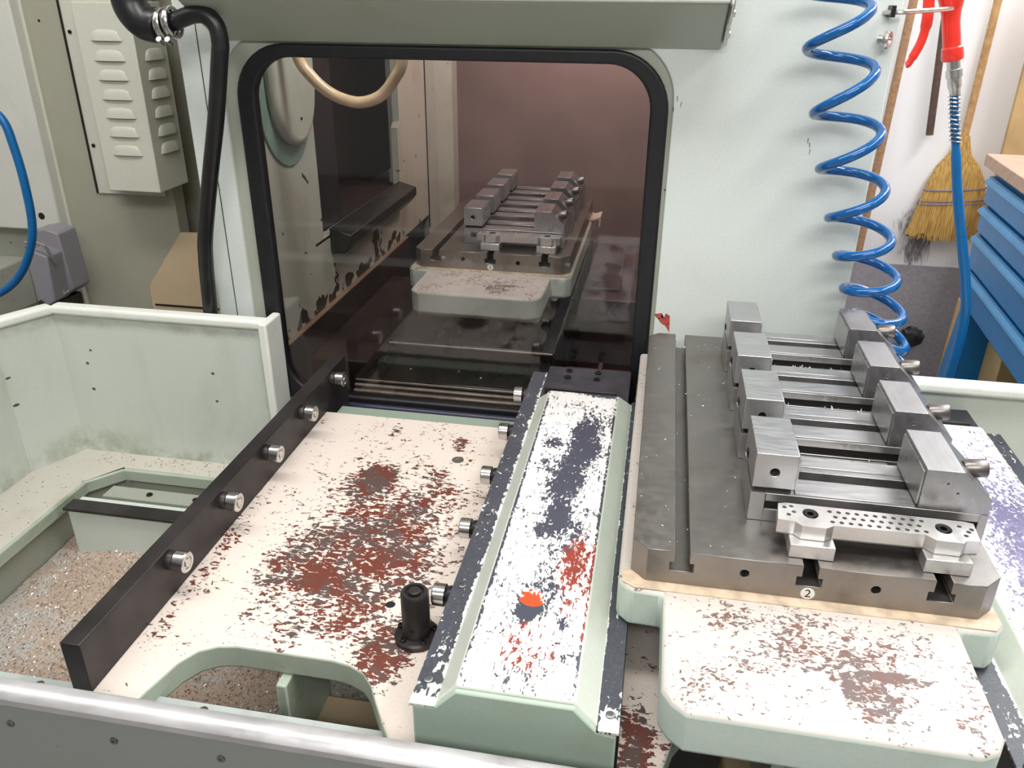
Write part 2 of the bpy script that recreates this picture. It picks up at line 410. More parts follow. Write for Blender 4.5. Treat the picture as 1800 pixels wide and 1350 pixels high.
cap_screw(br, (.110, YW-.045, 1.578), (1, 0, 0), .008, .004, 'screw', M['nickel'])
cap_screw(br, (.110, YW-.125, 1.618), (1, 0, 0), .008, .004, 'screw', M['nickel'])
# seams and folded edge at the left end of the wall
obj('seam', B(-1.0715, -1.0695, YW-.0008, YW, .6, 2.2), M['hole'], enc, smooth=False)
obj('side_panel', B(-1.30, -1.28, 2.22, 3.8, .05, 2.3), M['beige'], enc)
obj('right_panel', B(.42, .44, YW+.02, 3.8, .05, 2.3), M['sage_wall'], enc)
hg = obj('latch_ring', lathe((.402, YW-.014, 1.57), (.85, -.5, 0), [(0, .009), (.012, .009), (.012, .016), (.018, .018), (.022, .016), (.022, .009), (.012, .006), (.012, 0)], 20), M['nickel'], enc)
obj('hook_rod', tube(catmull([(.405, 1.875, 1.619), (.42, 1.84, 1.620), (.45, 1.845, 1.6215), (.52, 1.90, 1.625), (.545, 1.925, 1.627)], 6), .0045, 10), M['nickel'], enc)
obj('hook_clip', B(.412, .420, YW-.035, YW, 1.611, 1.632), M['bolt'], enc, .001)
for q in ([(.012, .957), (.030, .9615), (.030, .950), (.024, .944), (.030, .936), (.041, .93), (.0515, .915), (.0495, .955), (.040, .9615), (.036, .95), (.020, .948)],):
    lab(obj('red_mark', prism(q, YW-.0008, YW, 'xz'), M['red_tape'], enc, smooth=False), 'small worn red painted mark')
# tiny paint scratches on the right of the wall
for (x, z, a) in ((.300, 1.375, .3), (.304, 1.366, .8), (.308, 1.352, -.2), (.014, 1.430, .2), (.020, 1.452, .5), (.030, 1.440, -.4)):
    obj('scratch', prism([(x, z), (x+.0015, z+.001), (x+.003*a+.001, z-.010), (x+.003*a, z-.010)], YW-.0005, YW, 'xz'), M['ink'], enc, smooth=False)

# chamber behind the pane
ch = enc
ywl = [(1.895, .753), (3.5, .753), (3.5, 2.3), (1.895, 2.3)]
lw = obj('left_wall', holed(ywl, [[(2.315, .965), (3.10, .965), (3.10, 1.18), (3.13, 1.20), (3.13, 2.1), (2.315, 2.1)]], -1.03, -1.0, 'yz'), M['inner'], ch, .002)
obj('opening_back', B(-1.26, -1.25, 2.2, 3.74, .9, 2.2), M['brown'], lw)
obj('opening_bottom', B(-1.26, -1.0, 2.25, 3.15, .955, .963), M['brown'], lw)
lab(obj('tool_column', B(-1.24, -1.035, 2.30, 2.56, .96, 2.1), M['black'], lw, .004), 'black upright column inside the opening')
lab(obj('tool_shelf', prism([(-1.0, .905), (-.955, .905), (-.93, .935), (-.93, .965), (-1.0, .985)], 2.36, 3.08, 'xz'), M['cover_dark'], lw, .003), 'dark sloping ledge under the opening')
obj('skirting', prism([(-1.03, .1), (-.99, .1), (-.985, .750), (-1.03, .753)], 1.895, 3.12, 'xz'), M['brown'], ch, .001)
obj('skirting_edge', B(-1.0, -.984, 1.895, 3.12, .750, .755), plain('rust_edge', (.30, .20, .13), .5), ch, .001)
obj('back_wall', B(-1.0, .43, 3.75, 3.77, .05, 2.3), M['mauve'], ch)
po = obj('corner_post', prism([(-1.03, 3.5), (-1.0, 3.49), (-.985, 3.60), (-.955, 3.62), (-.925, 3.66), (-.925, 3.76), (-1.03, 3.76)], .1, 2.3, 'xy'), M['post'], ch, .003)
obj('post_seam', B(-1.0, -.996, 3.486, 3.492, .7, 2.2), M['brown'], po)
obj('chamber_roof', B(-1.12, .44, 1.89, 3.8, 2.2, 2.25), M['inner'], ch)
obj('chamber_floor', B(-1.1, .42, 1.895, 3.76, .28, .30), M['rust_floor'], ch)
bm = B(-.30, .40, 2.95, 3.74, .30, .60); box(bm, -.31, -.12, 3.05, 3.50, .60, .612)
lab(obj('step_block', bm, M['rust_floor'], ch, .004), 'low dark red-brown step beside the pallet')
bm = B(-.24, .10, 1.90, 2.32, .30, .60); box(bm, -.14, -.125, 1.90, 2.32, .60, .62)
obj('side_plate', bm, M['rust_floor'], ch, .003)
lab(obj('side_bracket', prism([(-.272, .848), (-.215, .868), (-.215, .825), (-.222, .825), (-.222, .856), (-.272, .838)], 3.15, 3.24, 'xz'), plain('pale_bracket', (.62, .50, .40), .5), ch, .002), 'small pale angle bracket beside the inner pallet')
# bulged boss on the chamber's left wall its shadow painted as a darker ring plate
def halfoval(y0, y1, zb, zt, n=16):
    c = (y0+y1)/2; r = (y1-y0)/2; h = r*1.25
    return [(c+r*math.cos(PI+PI*i/n), zb+h+h*math.sin(PI+PI*i/n)) for i in range(n+1)]+[(y1, zt), (y0, zt)]
obj('boss_shadow_ring', prism(halfoval(1.97, 2.312, 1.215, 2.0), -1.0, -.994, 'yz'), M['teal'], lw, .003)
obj('boss', prism(halfoval(2.02, 2.275, 1.270, 2.0), -1.0, -.962, 'yz'), M['inner'], lw, .018, 4)
cap_screw(lw, (-.962, 2.15, 1.34), (1, 0, 0), .004, .003, 'screw')
hz = obj('coolant_tube', tube(catmull([(-.935, 2.05, 1.60), (-.908, 2.05, 1.497), (-.882, 2.05, 1.460), (-.8475, 2.05, 1.428), (-.804, 2.05, 1.406), (-.753, 2.05, 1.398), (-.700, 2.05, 1.416), (-.660, 2.05, 1.460), (-.641, 2.05, 1.50), (-.635, 2.05, 1.60)], 6), .0145, 16), M['tube'])
tag(recentre(hz), 'yellowed plastic coolant tube hanging in a loop behind the window top', 'tube')

# telescopic way covers in front of the inner pallet
wc = thing('way_cover', 'dark stepped telescopic way cover below the inner pallet', 'way cover', (-.5, 2.2, .30))
def cover_plate(x0, x1, y0, y1, z, lips, name='cover_plate'):
    p = obj(name, B(x0, x1, y0, y1, .32, z), M['cover_dark'], wc, .004)
    for k in range(lips):
        obj('cover_lip', B(x0+.004, x1-.004, y0-.004-.010*k, y0, z-.008-.013*k, z-.003-.013*k), M['cover_edge'], p, .001)
    return p
cover_plate(-.765, -.262, 2.17, 3.45, .705, 1)
cover_plate(-.800, -.268, 1.97, 2.17, .672, 4)
cover_plate(-.93, -.270, 1.90, 1.97, .575, 0)
obj('cover_plate', B(-.985, -.775, 2.10, 2.9, .32, .66), M['brown'], wc, .004)
for (x, y) in ((-.66, 2.05), (-.52, 2.06), (-.45, 2.03)):
    cap_screw(wc, (x, y, .672), (0, 0, 1), .004, .002, 'rivet', M['chrome'])
cap_screw(wc, (-.72, 1.935, .575), (0, 0, 1), .010, .004, 'rivet', M['chrome'])

# ================================================================ tray
tr = thing('chip_tray', 'pale green sheet metal chip tray with rolled white rim, left of the loading deck', 'tray', (-1.3, 1.2, .25))
pA, pB, pC, pD = (-.955, 1.80), (-1.565, 1.80), (-1.635, 1.66), (-1.635, .70)
def panel(p, q, z0, z1, th=.006):
    d = Vector((q[0]-p[0], q[1]-p[1])).normalized(); n = Vector((-d.y, d.x))*th
    return prism([p, q, (q[0]-n.x, q[1]-n.y), (p[0]-n.x, p[1]-n.y)], z0, z1, 'xy')
obj('back_panel', panel(pA, pB, .44, .885), M['sage_tray'], tr)
obj('corner_panel', panel(pB, pC, .44, .885), M['sage_tray'], tr)
obj('side_panel', panel(pC, pD, .44, .885), M['sage_tray'], tr)
bm = bmesh.new()
for p, q in ((pA, pB), (pB, pC), (pC, pD)):
    d = Vector((q[0]-p[0], q[1]-p[1])).normalized(); n = Vector((-d.y, d.x))
    prism([(p[0]-n.x*.026, p[1]-n.y*.026), (q[0]-n.x*.026, q[1]-n.y*.026), (q[0]+n.x*.012, q[1]+n.y*.012), (p[0]+n.x*.012, p[1]+n.y*.012)], .868, .894, 'xy', bm)
o_rim = obj('rolled_rim', bm, M['white_rim'], tr, .009, 4)
obj('end_post', B(-.968, -.945, 1.775, 1.865, .40, .893), M['white_rim'], tr, .006, 3)
LZ = .45
inner = [(-.30, 1.722), (-1.395, 1.722), (-1.462, 1.64), (-1.462, .76), (-.30, .76)]
obj('ledge', holed([(-.25, 1.80), (-1.565, 1.80), (-1.635, 1.66), (-1.635, .70), (-.25, .70)], [inner], LZ-.004, LZ, 'xy'), M['ledge'], tr)
bm = bmesh.new()
for p, q in zip(inner, inner[1:4]):
    d = Vector((q[0]-p[0], q[1]-p[1])).normalized(); n = Vector((-d.y, d.x))*.012
    prism([p, q, (q[0]+n.x, q[1]+n.y), (p[0]+n.x, p[1]+n.y)], LZ-.030, LZ+.004, 'xy', bm)
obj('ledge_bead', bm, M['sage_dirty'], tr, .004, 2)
bm = bmesh.new()
for p, q in zip(inner, inner[1:4]):
    d = Vector((q[0]-p[0], q[1]-p[1])).normalized(); n = Vector((-d.y, d.x))*-.004; m_ = Vector((-d.y, d.x))*-.012
    prism([(p[0]+m_.x, p[1]+m_.y), (q[0]+m_.x, q[1]+m_.y), (q[0]+m_.x+n.x, q[1]+m_.y+n.y), (p[0]+m_.x+n.x, p[1]+m_.y+n.y)], .28, LZ-.02, 'xy', bm)
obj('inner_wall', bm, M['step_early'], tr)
# floor of the well, gently heaped
bm = bmesh.new(); nx, ny = 60, 50; g = []
for j in range(ny+1):
    row = []
    for i in range(nx+1):
        x = -1.47+i*1.2/nx; y = .70+j*1.03/ny
        z = .325+.012*math.sin(x*9+y*4)+.02*max(0, 1-abs(x+1.25)/.35)+random.uniform(-.0025, .0025)
        row.append(bm.verts.new((x, y, z)))
    g.append(row)
for j in range(ny):
    for i in range(nx): bm.faces.new((g[j][i], g[j][i+1], g[j+1][i+1], g[j+1][i]))
obj('well_floor', bm, M['chipfloor'], tr)
# front lip and apron
ap = thing('front_apron', 'grey riveted front apron with a bare metal lip, bottom left of the photo', 'panel', (-.6, .69, .2))
obj('apron_sheet', B(-1.64, 1.0, .676, .684, .15, .79), M['apron'], ap)
lp = obj('lip', prism([(.672, .778), (.672, .790), (.677, .797), (.684, .800), (.697, .800), (.703, .796), (.703, .785), (.690, .778)], -1.64, 1.0, 'yz'), M['lip'], ap, .002)
for x in (-.9685, -.8135, -.6575, -.5026, -.347, -.19):
    cap_screw(ap, (x, .676, .742), (0, -1, 0), .0055, .003, 'rivet', M['screw_grey'], .3)
st = obj('strip', holed([(-1.60, .705), (-.30, .705), (-.30, .808), (-1.60, .808)], [circ(x, .795, .008, 14) for x in (-1.17, -.88, -.606)], .676, .680, 'xy'), M['strip'], ap)
# block in the well behind the bar
bl = thing('well_block', 'pale green box with a dark rail on top, in the tray behind the long bar', 'block', (-1.2, 1.55, .32))
obj('body', B(-1.405, -.80, 1.50, 1.56, .25, .465), M['sage'], bl, .003)
obj('rail', B(-1.41, -.80, 1.49, 1.535, .4655, .4735), M['bar'], bl, .002)
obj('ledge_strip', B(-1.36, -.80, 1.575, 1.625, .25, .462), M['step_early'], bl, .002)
for x in (-1.24, -1.11):
    cap_screw(bl, (x, 1.60, .462), (0, 0, 1), .008, .004)
# swarf as slivers
def swarf(name, n, region, zf, size, mat, parent=None, zj=.004, curl=False):
    bm = bmesh.new()
    for _ in range(n):
        x, y = region(); z = zf(x, y) if callable(zf) else zf
        L_ = random.uniform(.4, 1)*size; a = random.uniform(0, PI); wd = L_*random.uniform(.12, .35)
        dx, dy = math.cos(a)*L_, math.sin(a)*L_; nx_, ny_ = -math.sin(a)*wd, math.cos(a)*wd; h = random.uniform(0, zj)
        v = [bm.verts.new((x-dx, y-dy, z+h*.3)), bm.verts.new((x+nx_, y+ny_, z+h)), bm.verts.new((x+dx, y+dy, z+random.uniform(0, zj))), bm.verts.new((x-nx_, y-ny_, z))]
        bm.faces.new((v[0], v[1], v[3])); bm.faces.new((v[1], v[2], v[3]))
    og = obj(name, bm, mat, parent, smooth=False); og['kind'] = 'stuff'; return og
M['chip_a'] = plain('bright_swarf', (.85, .84, .82), .25, .7, .2, 80)
M['chip_b'] = plain('brown_swarf', (.30, .20, .13), .45, .2, .4, 80)
zfl = lambda x, y: .326+.012*math.sin(x*9+y*4)+.02*max(0, 1-abs(x+1.25)/.35)
reg = lambda: (random.uniform(-1.45, -.35), random.uniform(.80, 1.70))
a = swarf('metal_chips', 7000, reg, zfl, .0042, M['chip_a'], None); tag(a, 'bright metal chips scattered over the tray well floor', 'metal chips')
a = swarf('rusty_chips', 7500, reg, zfl, .0042, M['chip_b'], None); tag(a, 'brown rusty chips scattered over the tray well floor', 'metal chips')
led = lambda: random.choice([(random.uniform(-1.62, -1.47), random.uniform(.9, 1.7)), (random.uniform(-1.5, -1.0), random.uniform(1.735, 1.795))])
a = swarf('ledge_chips', 260, led, LZ, .005, M['chip_b'], None, .002); tag(a, 'few brown chips lying on the tray ledge', 'metal chips')

# right tray wall
rtw = thing('right_tray', 'pale green tray back wall with white rim, behind the right pallet', 'tray', (.8, 1.8, .4))
obj('back_panel', B(.45, 1.25, 1.80, 1.806, .35, .865), M['sage_tray'], rtw)
obj('rolled_rim', B(.45, 1.25, 1.772, 1.812, .850, .878), M['white_rim'], rtw, .010, 4)
obj('tray_floor', B(.45, 1.25, .8, 1.80, .45, .46), M['ledge'], rtw)
obj('side_panel', B(1.25, 1.256, .8, 1.80, .35, .865), M['sage_tray'], rtw)

# ================================================================ changer bed: decks
LIT_CREAM = (.74, .65, .58)  # sage deck tops coloured cream, warm overhead light put into the paint
deck_pl = [(-.49, 1.17, .71, .19, .24, .3, .225), (-.545, 1.40, .71, .07, .10, .3, .30), (-.42, 1.33, .71, .10, .18, .3, .19), (-.60, 1.10, .71, .08, .12, .3, .19), (-.42, 1.13, .71, .10, .10, .3, .26), (-.52, 1.07, .71, .12, .045, .3, .27),
           (-.37, .94, .71, .06, .12, .3, .22), (-.44, 1.00, .71, .12, .10, .3, .17), (-.405, 1.59, .71, .022, .045, .3, .17), (-.565, 1.62, .71, .018, .05, .3, .17),
           (-.745, 1.10, .71, .028, .28, .3, .12), (-.56, .98, .71, .10, .09, .3, .10), (-.48, 1.30, .71, .25, .40, .3, .06), (-.33, 1.2, .71, .04, .35, .3, .06), (-.50, 1.52, .71, .2, .05, .3, .04),
           (.03, .82, .71, .035, .10, .3, .30), (.09, .80, .71, .05, .1, .3, .10)]
M['step'] = painted('dull_green_step', (.27, .34, .27), amount=.8, grime=(.2, .2, .13), chips=.74, under=(.5, .5, .4))
M['deck_top_lit'] = peeling('lit_cream_top_flaking_to_red_primer', LIT_CREAM, (.145, .038, .024), (.100, .064, .058), (0, 0, 0), deck_pl, scale=(75, 120, 80), thr=.645, stain=(.82, .68, .50))
def deck(dx, label):
    d = thing('loading_deck', label, 'machine bed', (-.5+dx, 1.2, .3))
    x0, x1, y0, y1 = -.768+dx, -.262+dx, .772, 1.690
    arch = [(x1, y0-.012), (-.292+dx, y0-.012), (-.312+dx, .775), (-.350+dx, .835), (-.366+dx, .862), (-.385+dx, .882), (-.410+dx, .893), (-.440+dx, .898), (-.600+dx, .899),
            (-.630+dx, .893), (-.655+dx, .878), (-.672+dx, .850), (-.688+dx, .790), (-.692+dx, y0-.012), (x0, y0-.012)]
    holes = []
    o = obj('deck_plate', holed([(x0, y1), (x1, y1)]+arch, holes, .665, .71, 'xy'), [M['sage_dirty'], M['deck_top_lit']], d, .004, 2)
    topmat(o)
    obj('rear_step', B(x0+.02, x1-.0, 1.690, 1.745, .62, .700), M['step'], d, .003)
    bm = B(x0+.05, x1-.02, 1.30, 1.70, .28, .664)
    obj('bed_body', bm, M['bar'], d, .004)
    obj('rib', B(-.530+dx, -.512+dx, .875, 1.03, .30, .664), M['sage_dirty'], d, .003)
    obj('foot_block', prism([(-.60+dx, .30), (-.575+dx, .50), (-.39+dx, .50), (-.36+dx, .30)], .86, 1.02, 'xz'), M['tan'], d, .006)
    return d
dk = deck(0, 'loading deck lit cream on top, flaking to red-brown primer, with an arched cutout in front')
obj('threaded_hole', lathe((-.391, 1.038, .7102), (0, 0, 1), [(.0004, 0), (.0004, .0055), (.0010, .007), (0, .0085)], 20), M['hole'], dk)
s_ = obj('plug_screw', lathe((-.391, 1.522, .7102), (0, 0, 1), [(0, 0), (0, .013), (.0015, .013), (.0015, .006), (-.001, .005), (-.001, 0)], 20), M['steel_side'], dk)
dk2 = deck(.757, 'dark chipped loading deck under the right pallet')

# ================================================================ guide bars with rollers
def roller(parent, x, y, z, s):
    """s=+1 sticks out towards +x"""
    r = obj('roller', lathe((x+s*.012, y, z), (s, 0, 0), [(0, 0), (0, .0165), (.0015, .0185), (.020, .0185), (.0215, .017), (.0215, .0115), (.0195, .011), (.0195, .008), (.0225, .0075), (.0225, 0)], 28), M['chrome'], parent)
    obj('collar', lathe((x, y, z), (s, 0, 0), [(0, .0165), (.007, .0165), (.010, .015), (.010, .010), (.013, .010)], 24), M['bar'], r)
    return r
gb = thing('guide_bar', 'long dark guide bar on the left edge of the flaking deck', 'guide bar', (-.783, 1.3, .66))
obj('bar', B(-.798, -.766, .773, 1.838, .655, .799), M['bar'], gb, .0015)
RY = [1.003, 1.187, 1.370, 1.555, 1.741]
for y in RY: roller(gb, -.766, y, .776, 1)
def short_bar(x0, x1, label, rollx=None, s=-1, y1=1.82):
    g_ = thing('guide_bar', label, 'guide bar', ((x0+x1)/2, 1.3, .66))
    obj('bar', B(x0, x1, .772, y1, .66, .7955), M['bar'], g_, .0015)
    if rollx is not None:
        for y in RY: roller(g_, rollx, y, .776, s)
    return g_
short_bar(-.270, -.246, 'dark guide bar under the left flange of the long scratched cover', -.270, -1, 1.83)
short_bar(-.016, .008, 'dark guide bar between the long scratched cover and the right pallet')
short_bar(.488, .512, 'dark guide bar right of the right pallet, under the second cover')

# ================================================================ covers
LIT_WHITE = (.84, .82, .79)  # bright overhead light put into the colour of the cover tops
def cover(dx, mat, label):
    c = thing('cylinder_cover', label, 'cover', (-.13+dx, 1.2, .62))
    F_ = .80
    # sloped long shell: cross section with front face
    prof = [(-.246, F_-.001), (-.236, F_-.001), (-.207, .836), (-.052, .836), (-.020, F_-.001), (-.010, F_-.001)]
    bm = bmesh.new(); secs = []
    for y, k in ((.766, 0), (1.655, 0), (1.690, .5)):
        secs.append([bm.verts.new((x+dx, y, z-(z-F_)*k)) for x, z in prof])
    for a_, b_ in zip(secs, secs[1:]):
        for i in range(len(prof)-1): bm.faces.new((a_[i], a_[i+1], b_[i+1], b_[i]))
    # front face reaching down
    fr = [bm.verts.new((-.246+dx, .766, .60)), bm.verts.new((-.010+dx, .766, .60))]
    bm.faces.new([fr[0]]+secs[0]+[fr[1]])
    bk = [bm.verts.new((-.246+dx, 1.69, .60)), bm.verts.new((-.010+dx, 1.69, .60))]
    bm.faces.new([bk[0]]+secs[-1]+[bk[1]])
    bm.faces.new((fr[0], bk[0], secs[-1][0], secs[1][0], secs[0][0])); bm.faces.new((fr[1], bk[1], secs[-1][-1], secs[1][-1], secs[0][-1]))
    o = obj('shell', bm, [M['cover_side'], mat], c, .004, 2); topmat(o, .95)
    obj('front_plate', prism([(-.266, .55), (-.266, .796), (-.236, .799), (-.207, .832), (-.052, .832), (-.020, .797), (.004, .793), (.004, .55)], .758+.0, .7665, 'xz') if dx == 0 else
        prism([(-.266+dx, .55), (-.266+dx, .796), (-.236+dx, .799), (-.207+dx, .832), (-.052+dx, .832), (-.020+dx, .797), (.004+dx, .793), (.004+dx, .55)], .758, .7665, 'xz'), M['cover_front'], c, .003)
    fl = obj('flange', B(-.270+dx, -.234+dx, .758, 1.825, F_-.0035, F_+.0015), M['flange'], c, .001)
    for y in (.80, 1.00, 1.20, 1.40, 1.58): cap_screw(fl, (-.255+dx, y, F_+.0015), (0, 0, 1), .006, .003, 'screw', M['screw_grey'])
    f2 = obj('flange', B(-.022+dx, .007+dx, .758, 1.70, F_-.0035, F_+.0015), M['flange'], c, .001)
    for y in (.785, 1.02, 1.25, 1.48, 1.66): cap_screw(f2, (-.006+dx, y, F_+.0015), (0, 0, 1), .006, .003, 'screw', M['screw_grey'])
    for (x0_, x1_) in ((-.270, -.236), (-.020, .007)):
        lab(obj('flange_end', B(x0_+dx, x1_+dx, .757, .772, F_+.0012, F_+.0028), M['white_rim'], c, .001), 'white painted end of the black flange')
    bp = obj('end_plate', B(-.234+dx, -.03+dx, 1.692, 1.862, F_-.02, F_+.004), M['black_top'], c, .002)
    for x in (-.182, -.111):
        for y in (1.800, 1.838): cap_screw(bp, (x+dx, y, F_+.004), (0, 0, 1), .0085, .004, 'screw', M['bolt'])
    obj('end_lip', B(-.225+dx, -.058+dx, 1.697, 1.703, F_, F_+.022), M['bar'], c, .001)
    return c
M['flange'] = peeling('black_plate_with_white_overspray', (.045, .050, .066), (.80, .80, .76), (.62, .66, .6), (-.13, 1.2, .62), [(-.233, 1.2, .8, .0075, 2.2, .2, .22), (-.024, 1.2, .8, .004, 2.2, .2, .22), (-.25, .76, .8, .04, .05, .2, .2), (0, .76, .8, .04, .06, .2, .2), (-.25, .85, .8, .012, .05, .2, .1)], scale=(120, 60, 90), thr=.64, stain=(.10, .10, .12))
M['cover_side'] = painted('cover_side_enamel', (.60, .635, .56), amount=.4, grime=(.4, .42, .32), chips=.78)
M['cover_front'] = painted('cover_front_enamel', (.42, .53, .44), amount=.5, grime=(.40, .36, .24), chips=.8)
Z = .836
cov1 = [(-.105, 1.44, Z, .042, .13, .2, .34), (-.125, 1.30, Z, .042, .12, .2, .27), (-.165, 1.42, Z, .03, .03, .2, .2), (-.160, 1.34, Z, .03, .05, .2, .16), (-.125, 1.17, Z, .028, .08, .2, .28), (-.145, 1.13, Z, .022, .03, .2, .22), (-.085, 1.08, Z, .028, .10, .2, .22),
        (-.105, 1.02, Z, .05, .14, .2, .12), (-.137, .932, Z, .026, .042, .2, .34), (-.085, .905, Z, .012, .02, .2, .25), (-.12, .86, Z, .05, .06, .2, .07), (-.13, 1.20, Z, .07, .40, .2, .06), (-.08, 1.655, Z, .06, .02, .2, .28), (-.11, 1.5, Z, .07, .25, .2, .05),
        (-.205, 1.2, Z, .0045, .60, .2, .22), (-.054, 1.25, Z, .0045, .65, .2, .20)]
red_pl = [(-.08, 1.04, Z, .05, .17, .3, .6), (-.12, .86, Z, .06, .07, .3, .75), (-.055, .95, Z, .012, .15, .3, .7)]
M['cover1'] = peeling('lit_white_top_scratched_dark_red', LIT_WHITE, (.055, .060, .085), (.27, .04, .025), (0, 0, 0), [(x+.13-.13, y, z, a_, b_, c_, k) for x, y, z, a_, b_, c_, k in cov1], pl2=red_pl,
                      under3=(.50, .075, .018), pl3=[(-.137, .952, Z, .026, .022, .3, .9)], scale=(160, 90, 90), thr=.625, stain=(.80, .78, .72), scratch=.14)
dx2 = .757
M['cover2'] = peeling('lit_white_top_scratched_violet_glare', (.86, .84, .87), (.20, .18, .29), (.28, .25, .40), (0, 0, 0), [(-.10+dx2, 1.25, Z, .09, .30, .2, .23), (-.12+dx2, 1.0, Z, .08, .20, .2, .18), (-.10+dx2, 1.5, Z, .08, .2, .2, .03)],
                      scale=(150, 90, 90), thr=.645, stain=(.78, .74, .78), scratch=.08, rough=.22)  # violet under colours are painted glare; the scratches are wear
# materials above are evaluated in coordinates local to each cover's root, so shift them back to the world frame
for mname, loc in (('cover1', (-.13, 1.2, .62)), ('cover2', (-.13+dx2, 1.2, .62))):
    t = M[mname].node_tree
    for n in t.nodes:
        if n.type == 'VECT_MATH' and n.operation == 'ADD' and n.inputs[0].is_linked and n.inputs[0].links[0].from_node.type == 'TEX_COORD': n.inputs[1].default_value = loc
def shift_mat(m, loc):
    for n in m.node_tree.nodes:
        if n.type == 'VECT_MATH' and n.operation == 'ADD' and n.inputs[0].is_linked and n.inputs[0].links[0].from_node.type == 'TEX_COORD': n.inputs[1].default_value = loc
shift_mat(M['deck_top_lit'], (-.5, 1.2, .3)); shift_mat(M['inner'], (-.45, YW, 0))
m2 = M['deck_top_lit'].copy(); m2.name = 'lit_cream_top_right_deck'; shift_mat(m2, (-.5+.757, 1.2, .3))
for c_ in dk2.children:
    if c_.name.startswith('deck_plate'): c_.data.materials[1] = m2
cover(0, M['cover1'], 'long scratched cover, lit white on top, blue-grey and red worn patches, between deck and pallet')
cover(dx2, M['cover2'], 'glossy scratched cover, violet glare on lit white top, right edge, beyond the right pallet')

# locating pin on the deck
pin = thing('locating_pin', 'dark round locating pin on a screwed flange, standing on the flaking deck', 'pin', (-.325, .972, .71))
obj('pin_flange', lathe((-.325, .972, .7105), (0, 0, 1), [(0, 0), (0, .036), (.008, .036), (.011, .033), (.011, 0)], 36), M['bar'], pin)
pb = obj('pin_body', lathe((-.325, .972, .7215), (0, 0, 1), [(0, .0235), (.004, .0225), (.078, .0225), (.082, .020), (.082, .0155), (.077, .0145), (.077, .010), (.083, .010), (.085, .008), (.085, 0)], 36), M['bar'], pin)
obj('cross_hole', lathe((-.325, .9495, .742), (0, -1, 0), [(-.002, .004), (.0006, .004), (.0006, 0)], 14), M['hole'], pb)
for a_ in (0.35, 1.6, 2.9, 4.15, 5.35):
    cap_screw(pin, (-.325+.029*math.cos(a_), .972+.029*math.sin(a_), .7215), (0, 0, 1), .0052, .005)

# ================================================================ pallet carriers, pallets, vises
cast_pl = [(.26, .90, .872, .16, .06, .1, .15), (.27, .87, .872, .10, .05, .1, .19), (.31, .80, .872, .045, .05, .1, .14), (.14, .91, .872, .05, .04, .1, .12), (.33, .845, .872, .08, .015, .1, .24), (.285, .82, .872, .014, .035, .1, .24), (.25, .85, .872, .18, .12, .1, .05), (.42, .82, .872, .04, .1, .1, .04), (.10, .80, .872, .03, .04, .1, .05)]
def carrier(dx, dy, dz, label, chips):
    r = thing('pallet_carrier', label, 'carrier', (.25+dx, 1.3+dy, .80+dz))
    m = peeling('lit_cream_top_on_carrier', (.60, .545, .50), (.165, .12, .115), (.19, .095, .08), (.25, 1.3, .80), [(a_, b_, c_, d_, e_, f_, k*chips) for a_, b_, c_, d_, e_, f_, k in cast_pl],
                scale=(110, 150, 90), thr=.635, stain=(.60, .55, .43))  # casting top coloured cream for the warm light falling on it
    # wing body
    out = [(-.012, .975), (.006, .957), (.054, .955), (.054, .775), (.066, .755), (.085, .740), (.415, .738), (.438, .750), (.450, .772), (.452, .955), (.500, .956), (.516, .975), (.516, 1.83), (-.012, 1.83)]
    bm = bmesh.new()
    prism([(x+dx, y+dy) for x, y in out], .8045+dz, .8715+dz, 'xy', bm)
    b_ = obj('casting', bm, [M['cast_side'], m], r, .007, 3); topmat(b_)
    # keel that runs between the rollers
    bm = B(.060+dx, .44+dx, .80+dy, 1.78+dy, .775+dz, .806+dz)
    obj('keel', bm, M['cast_side'], r, .004)
    for y in (1.02, 1.2, 1.4, 1.62):
        cap_screw(r, (-.012+dx, y+dy, .85+dz), (-1, 0, 0), .006, .003)
    lab(obj('coolant_crust', holed([(-.006+dx, .972+dy), (.012+dx, .960+dy), (.50+dx, .960+dy), (.512+dx, .975+dy), (.512+dx, 1.0+dy), (-.006+dx, 1.0+dy)], [], .8715+dz, .8730+dz, 'xy'), M['crust'], r), 'tan coolant residue along the pallet foot')
    return r
M['crust'] = plain('tan_coolant_residue', (.58, .455, .33), .6, 0, .22, 40)

